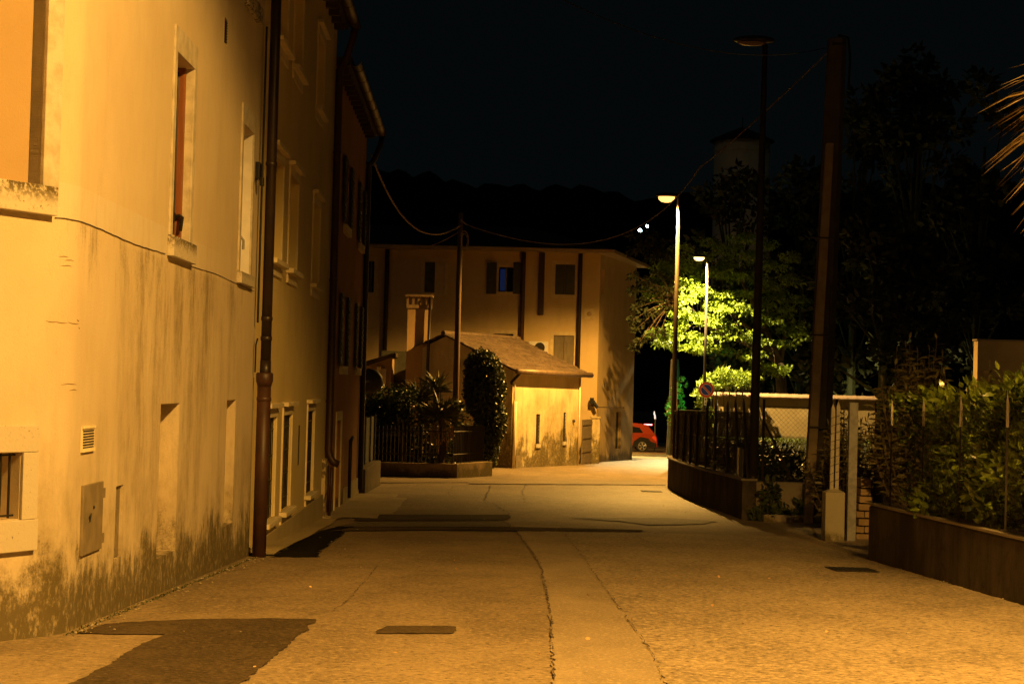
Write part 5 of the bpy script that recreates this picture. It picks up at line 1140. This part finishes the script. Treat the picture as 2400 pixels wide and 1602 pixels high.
c = P(1140, 1100, 42.4); q = MB(); q.tube([(c.x, 42.4, g(42)), (c.x-.1, 42.4, -.6), (c.x-.2, 42.4, .6)], [.10,.08,.04], 8); q.build('stem', M['bark'], iv)
he = thing('garden_hedge', 'dark clipped hedge behind the railings at the bend', 'hedge', (-3, 41.5, g(41)))
cs = []
for x in range(850, 965, 16):
    for y in (925, 950, 985, 1020, 1055): cs.append((tuple(P(x+random.uniform(-6,6), y+random.uniform(-6,6), 41.8)), (.24,.3,.22)))
Pn, An = clumps(cs, 90, .1, .2); leaves('foliage', M['leaf_ivy'], Pn, An, rng.uniform(.06,.10,len(Pn)), rng.uniform(.04,.06,len(Pn)), he)
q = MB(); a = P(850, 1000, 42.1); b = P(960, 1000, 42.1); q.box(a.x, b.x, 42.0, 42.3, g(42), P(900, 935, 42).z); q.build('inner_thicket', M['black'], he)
def yucca(label, x, y, Z, R0, n, ytr, dead=0):
    c = P(x, y, Z); th = thing('yucca', label, 'yucca', (c.x, Z, g(Z)), 'yuccas behind the railings'); q = MB(); q.tube([(c.x, Z, g(Z)), (c.x+.05, Z, (c.z+g(Z))/2), (c.x, Z, c.z)], [.09,.08,.07], 8); q.build('trunk', M['bark'], th)
    u = rng.normal(size=(n,3)); u[:,2] = np.abs(u[:,2])*.9-.15; leaves('blades', M['leaf_yucca'], np.tile(np.array(c), (n,1))+rng.normal(size=(n,3))*.05, u, rng.uniform(.7,1.1,n)*R0, .045, th, fold=.3, droop=.12)
    if dead:
        u = rng.normal(size=(dead,3))*.35; u[:,2] = -1; leaves('dry_fronds', M['dead_leaf'], np.tile(np.array(c)-np.array([0,0,.25]), (dead,1))+rng.normal(size=(dead,3))*np.array([.16,.12,.12]), u, rng.uniform(.3,.65,dead), .035, th)
yucca('spiky yucca with fallen dry fronds, largest behind the railings', 1035, 975, 42.3, .78, 150, 0, 80)
yucca('spiky yucca topping the hedge left of the wooden pole', 985, 935, 42.9, .66, 110, 0)
yucca('small low spiky yucca just above the railings', 942, 1010, 41.6, .48, 80, 0)
yucca('upright spiky yucca beside the wooden pole', 1022, 910, 43.3, .62, 100, 0)
sh = thing('garden_shrub', 'dark leafy shrub filling the bed below the yuccas', 'shrub', (-1.7, 42.6, g(42)))
cs = [(tuple(P(x, y, 42.7)), (.3,.3,.25)) for x in range(960, 1100, 18) for y in (960, 1000, 1040, 1075)]
Pn, An = clumps(cs, 70, .1, .2); leaves('foliage', M['leaf_ivy'], Pn, An, rng.uniform(.07,.12,len(Pn)), .05, sh); q = MB()
for i in range(6): a = P(970+i*22, 1080, 42.8); q.tube([(a.x, 42.8, g(42)), (a.x+.1, 42.8, -1.2)], [.03,.015], 5)
q.build('stems', M['bark'], sh)
# palm fronds top right
pm = thing('fan_palm', 'fan palm whose lit drooping leaf tips enter at the top right corner', 'palm', (4.6, 11.3, -1.16))
q = MB(); q.tube([(4.7,11.35,-1.2),(4.65,11.3,.4),(4.6,11.3,1.65)], [.16,.14,.13], 12); q.build('trunk', M['bark'], pm, smooth=True)
cP = Vector((4.60, 11.3, 1.98)); Pl, Al, Ll = [], [], []; q = MB()
for i in range(17):
    az = random.uniform(-1.5, 1.5); el = random.uniform(-1.0, 1.0)
    if i < 11: az = math.pi+(-.5,.3,-.2,.45,0,-.35,.15,-.1,.35,-.45,.1)[i]; el = (-.62,-.40,-.2,-.05,.12,.26,-.8,.34,-.55,.05,-.32)[i]
    d = Vector((math.cos(az)*math.cos(el), math.sin(az)*math.cos(el), math.sin(el))); hub = cP+d*.80-Vector((0,0,.08)); q.tube([cP, cP+d*.45+Vector((0,0,.03)), hub], [.013,.011,.008], 5)
    sd_ = d.cross(Vector((0,0,1))).normalized(); up_ = sd_.cross(d)
    for k_ in range(20):
        a_ = (k_/19-.5)*2.3+random.uniform(-.04,.04); v = d*math.cos(a_)+sd_*math.sin(a_)*.75+up_*math.sin(a_)*.45+Vector((0,0,random.uniform(-.25,.02))); Pl.append(tuple(hub+v.normalized()*.05)); Al.append(tuple(v)); Ll.append(random.uniform(.46,.72)*(1-.22*abs(a_)))
q.build('stalks', M['bark'], pm); leaves('fronds', M['palm'], np.array(Pl), np.array(Al), np.array(Ll), .017, pm, fold=.3, droop=.42)
# ------------------------------------------------------------ distant things
# pale wall far right with an unseen lamp added to light it
fw = thing('distant_building', 'flat pale wall of a distant building above the hedge at the right edge', 'building', (14, 40, -2))
a = P(2292, 798, 40); q = MB(); q.box(a.x, 17.5, 40, 40.35, -2.2, a.z); q.build('wall', simple('plain_ochre_render', (.55,.42,.24), (.50,.38,.21), 3, .9), fw)
q = MB(); q.box(a.x-.03, 17.6, 39.97, 40.38, a.z+.002, a.z+.04); q.build('roof_edge', M['concrete'], fw)
q = MB(); q.lathe((14.6, 39.2, 1.2), [(.02,-.1),(.12,-.08),(.12,.08),(.02,.1)], 12); q.tube([(14.6,39.95,1.25),(14.6,39.2,1.3)], .02, 6); q.build('added_lamp', M['lit_far'], fw)
L = bpy.data.lights.new('added_lamp_light', 'POINT'); L.energy = 38; L.color = SODIUM; L.shadow_soft_size = .1; o = bpy.data.objects.new('added_lamp_light', L); C.objects.link(o); o.location = (14.6, 38.9, 1.15)
# car
cr = thing('parked_car', 'orange red hatchback SUV half hidden behind the far house', 'car', (6.2, 98, g(98)))
gz = g(98)
def car():
    X1 = P(1536, 1040, 98).x; LEN = 4.2; x0 = X1-LEN   # rear at X1, faces -X
    yc = 98.0; hw = .88; q = MB()
    def wid(z): return hw if z < 1.0 else hw-.02-(z-1.0)*.38
    for prof in ([(0,.32),(0,.55),(-.02,.80),(-.10,1.0),(-3.55,1.0),(-4.0,.92),(-4.18,.70),(-4.2,.32)], [(-.12,1.001),(-.22,1.12),(-.50,1.44),(-.62,1.54),(-1.2,1.60),(-2.2,1.58),(-2.75,1.40),(-3.25,1.08),(-3.50,1.001)]):
        n = len(prof); k = len(q.v)
        for sgn in (-1, 1):
            for x, z in prof: q.v.append((X1+x, yc+sgn*(wid(z) if z > 1.0005 else hw), gz+z))
        for i in range(n): j = (i+1)%n; q.f.append((k+i, k+j, k+n+j, k+n+i))
        q.f.append(tuple(range(k, k+n))); q.f.append(tuple(reversed(range(k+n, k+2*n))))
    q.build('body', M['carpaint'], cr, bevel=.03)
    yf = yc-hw
    q = MB(); 
    def sidepoly(pts, m, nm, d=.012):
        q = MB(); k = [(X1+x, yc-wid(z)-d, gz+z) for x, z in pts]; q.v = k+[(a_, b_+.03, c_) for a_, b_, c_ in k]; nn = len(k); q.f = [tuple(range(nn)), tuple(reversed(range(nn, 2*nn)))]+[(i, (i+1)%nn, nn+(i+1)%nn, nn+i) for i in range(nn)]; return q.build(nm, m, cr)
    sidepoly([(-.78,1.10),(-.98,1.38),(-1.5,1.46),(-1.72,1.46),(-1.72,1.08)], M['glass'], 'side_window'); sidepoly([(-1.78,1.08),(-1.78,1.46),(-2.45,1.42),(-2.95,1.10)], M['glass'], 'side_window')
    sidepoly([(-.02,.30),(-.02,.52),(-.35,.62),(-.48,.80),(-.95,.86),(-1.30,.62),(-1.38,.30)], M['blackp'], 'wheel_arch', .014)
    sidepoly([(-1.38,.26),(-1.38,.42),(-3.0,.42),(-3.0,.26)], M['blackp'], 'sill_cladding', .014)
    sidepoly([(-.03,.62),(-.04,.86),(-.16,.96),(-.30,.84)], M['streak'] if False else M['red'], 'tail_light', .016)
    q = MB(); q.hexa([(X1-.15,yc-.7,gz+1.16),(X1-.15,yc+.7,gz+1.16),(X1-.18,yc+.7,gz+1.16),(X1-.18,yc-.7,gz+1.16)],[(X1-.49,yc-.6,gz+1.46),(X1-.49,yc+.6,gz+1.46),(X1-.52,yc+.6,gz+1.46),(X1-.52,yc-.6,gz+1.46)]); q.build('rear_window', M['glass'], cr)
    q = MB(); q.box(X1-.75, X1-.28, yc-.62, yc+.62, gz+1.53, gz+1.58); sp = q.build('spoiler', M['carpaint'], cr, bevel=.015)
    q = MB(); q.box(X1-.72, X1-.26, yc-.645, yc-.60, gz+1.535, gz+1.60); q.box(X1-.279, X1-.26, yc-.6, yc+.6, gz+1.535, gz+1.575); q.build('light_streak', M['streak'], sp, bevel=.01)  # glowing bar stands in for a passing car's tail-light streak
    q = MB(); q.box(X1-1.62, X1-1.45, yc-hw-.04, yc-hw-.005, gz+.92, gz+.96); q.build('door_handle', M['blackp'], cr)
    for wxx in (X1-.82, X1-3.4):
        for sgn in (-1, 1):
            q = MB(); cy = yc+sgn*(hw-.10); q.lathe((wxx, cy, gz+.34), [(.22,-.12),(.33,-.11),(.345,-.07),(.345,.07),(.33,.11),(.22,.12)], 28, 'Y'); wt = q.build('wheel', M['rubber'], cr, smooth=False)
            q = MB(); yo = cy+sgn*.125
            for k_ in range(5):
                for dd in (-.16, .16):
                    a_ = 2*math.pi*k_/5+.3; p0 = Vector((wxx+.05*math.cos(a_), yo, gz+.34+.05*math.sin(a_))); p1_ = Vector((wxx+.225*math.cos(a_+dd), yo, gz+.34+.225*math.sin(a_+dd))); q.tube([p0, p1_], [.022,.018], 5)
            q.tube([(wxx+.225*math.cos(j*math.pi/14), yo, gz+.34+.225*math.sin(j*math.pi/14)) for j in range(29)], .012, 5); q.build('rim', M['alloy'], wt)
car()
mp = thing('marker_post', 'small white post standing just behind the red car', 'post', (8.4, 100, g(100)))
a = P(1535, 1003, 100); b = P(1533, 963, 100); q = MB(); q.tube([(a.x,100,g(100)),(a.x,100,P(1534,982,100).z)], .02, 6); q.build('stem', M['galv'], mp)
q = MB(); q.tube([P(1535.5,981,100), P(1535,973,100), P(1533.5,970,100), P(1533.5,963,100)], [.05,.045,.05,.02], 8); q.build('lit_head', emit('white_lit_head', (.75,.75,.8), .9), mp)
tg = thing('traffic_light', 'black boxy signal casing backed by green light past the staked fence', 'traffic light', (8.0, 84, g(84)))
c = P(1585, 941, 84); q = MB(); q.box(c.x-.14, c.x+.14, 83.9, 84.1, c.z-.15, c.z+.15); q.tube([(c.x, 84.0, g(84)), (c.x, 84.0, c.z-.15)], .04, 8); q.build('casing', M['blackp'], tg)
q = MB(); q.lathe((c.x, 84.12, c.z), [(.10,0),(.10,.02)], 16, 'Y'); q.build('green_lens', M['green'], tg)
L = bpy.data.lights.new('signal_light', 'POINT'); L.energy = 120; L.color = (.04,1,.38); L.shadow_soft_size = .1; o = bpy.data.objects.new('signal_light', L); C.objects.link(o); o.location = (c.x, 84.3, c.z)
gt_ = thing('ivy_trunk', 'ivy-clad trunk lit green behind the signal casing', 'tree', (8.5, 86, g(86)))
q = MB(); q.tube([(c.x+.1,86.3,g(86)),(c.x+.15,86.3,-.2),(c.x+.1,86.3,1.5)], [.35,.3,.2], 10); q.build('trunk', M['bark'], gt_)
cs = [(tuple(P(x, y, 85.9)), (.28,.2,.35)) for x, y in ((1590,928),(1578,945),(1594,950),(1585,965),(1592,975),(1575,980),(1585,915),(1600,900),(1570,960))]; Pn, An = clumps(cs, 60, .15); leaves('ivy', M['leaf_bush'], Pn, An, .16, .10, gt_)
# round tower
tw = thing('round_tower', 'faint round tower with conical roof above the dark trees', 'tower', (18, 150, g(150)))
c = P(1738, 400, 150); za = P(1738, 298, 150).z; ze = P(1738, 333, 150).z
q = MB(); q.lathe((c.x, 150, 0), [(2.45, -4),(2.45, ze-.02)], 32); q.lathe((c.x,150,0), [(2.5, ze-1.0),(2.5, ze-.9)], 32); q.build('wall', M['tower'], tw, smooth=True)
q = MB(); q.lathe((c.x, 150, 0), [(2.85, ze),(2.8, ze+.12),(1.4, (za+ze)/2+.1),(.05, za)], 32); q.tube([(c.x,150,za),(c.x,150,za+.8)], .04, 5); q.build('roof', M['roofdark'], tw, smooth=False)
# hills
hm = MB(); xs = np.linspace(-260, 300, 281); prof = lambda x: float(np.interp(x/430*4000+1200, [0,870,1000,1100,1240,1320,1500,1640,1900,2400,3500], [370,402,414,428,441,436,452,440,430,400,380]))
rowsY = [(300, 0.0), (360, .55), (430, 1.0), (520, .8), (620, .2)]
for Y, k_ in rowsY:
    for x in xs:
        z = (P(1200, 0, 430).z*0+ (901-prof(x))*430/4000)*k_-4.2*(1-k_)+(rng.normal()*.35+.6*math.sin(x*.8)+.5*math.sin(x*.31+2)+.7*math.sin(x*.13) if k_ > .5 else 0); hm.v.append((x, Y, z))
nx = len(xs)
for j in range(len(rowsY)-1):
    for i in range(nx-1): a = j*nx+i; hm.f.append((a, a+1, a+nx+1, a+nx))
struct('hill', hm, M['hill'])
for x_, y_, r_, lb in ((1500, 540, .30, 'larger cool white light on the dark hillside'), (1517, 530, .22, 'small greenish light beside the larger one on the hillside')):
    p = P(x_, y_, 290); t = thing('hillside_lamp', lb, 'lamp', tuple(p)); q = MB(); q.lathe(p, [(r_*.3,-r_),(r_*.8,-r_*.6),(r_,0),(r_*.8,r_*.6),(r_*.3,r_)], 12); q.build('globe', M['cool'], t, smooth=True)
    q = MB(); q.tube([(p.x, p.y+.1, -4.2), tuple(p)], .08, 6); q.build('pole', M['darkmetal'], t)
# gravel and litter
q = MB()
for i in range(420):
    k_ = random.random()
    if k_ < .45: y_ = random.uniform(8.6, 15.4); x_ = -2.27+abs(random.gauss(0, .07))
    elif k_ < .6: y_ = random.uniform(9, 17.5); x_ = 3.70-abs(random.gauss(0, .08))
    elif k_ < .75: y_ = random.uniform(26.5, 38); x_ = wx(y_)-.14-abs(random.gauss(0,.08))
    else: y_ = random.uniform(9, 30); x_ = random.uniform(-2.2, 3.6)
    r_ = random.uniform(.003, .010); q.lathe((x_, y_, g(y_)+.012+r_*.4), [(r_*.5,-r_*.5),(r_,0),(r_*.4,r_*.5)], 5)
tag(q.build('gravel', simple('grit', (.42,.36,.26), (.22,.18,.12), 30, .9)), kind='stuff')
Pn = []
for (x_, y_) in [(random.uniform(560, 1500), random.uniform(1250, 1590)) for _ in range(26)]+[(random.uniform(1500, 2050), random.uniform(1290, 1500)) for _ in range(10)]+[(1740,1466),(1022,1290),(1018,1278)]: Pn.append(tuple(G(x_, y_)+Vector((0,0,.016))))
Pn = np.array(Pn); An = rng.normal(size=Pn.shape); An[:,2] = .1; tag(leaves('fallen_leaves', M['dead_leaf'], Pn, An, rng.uniform(.012,.035,len(Pn)), rng.uniform(.008,.02,len(Pn))), kind='stuff')
# weeds and crumbled mortar at the foot of the corner house
Pn = []
for i in range(700):
    y_ = random.uniform(8.7, 15.4); Pn.append((-2.28+.03*random.random()+(-.15 if y_ < 8.85 else 0), y_, g(y_)-.005))
Pn = np.array(Pn); An = rng.normal(size=Pn.shape)*.8; An[:,2] = .8; An[:,0] += .6; o = leaves('moss_fringe', M['weed'], Pn, An, rng.uniform(.008,.028,len(Pn)), .008); tag(o, kind='stuff')
SC.cycles.use_denoising = True
SC.cycles.max_bounces = 6
SC.cycles.sample_clamp_indirect = 4.0
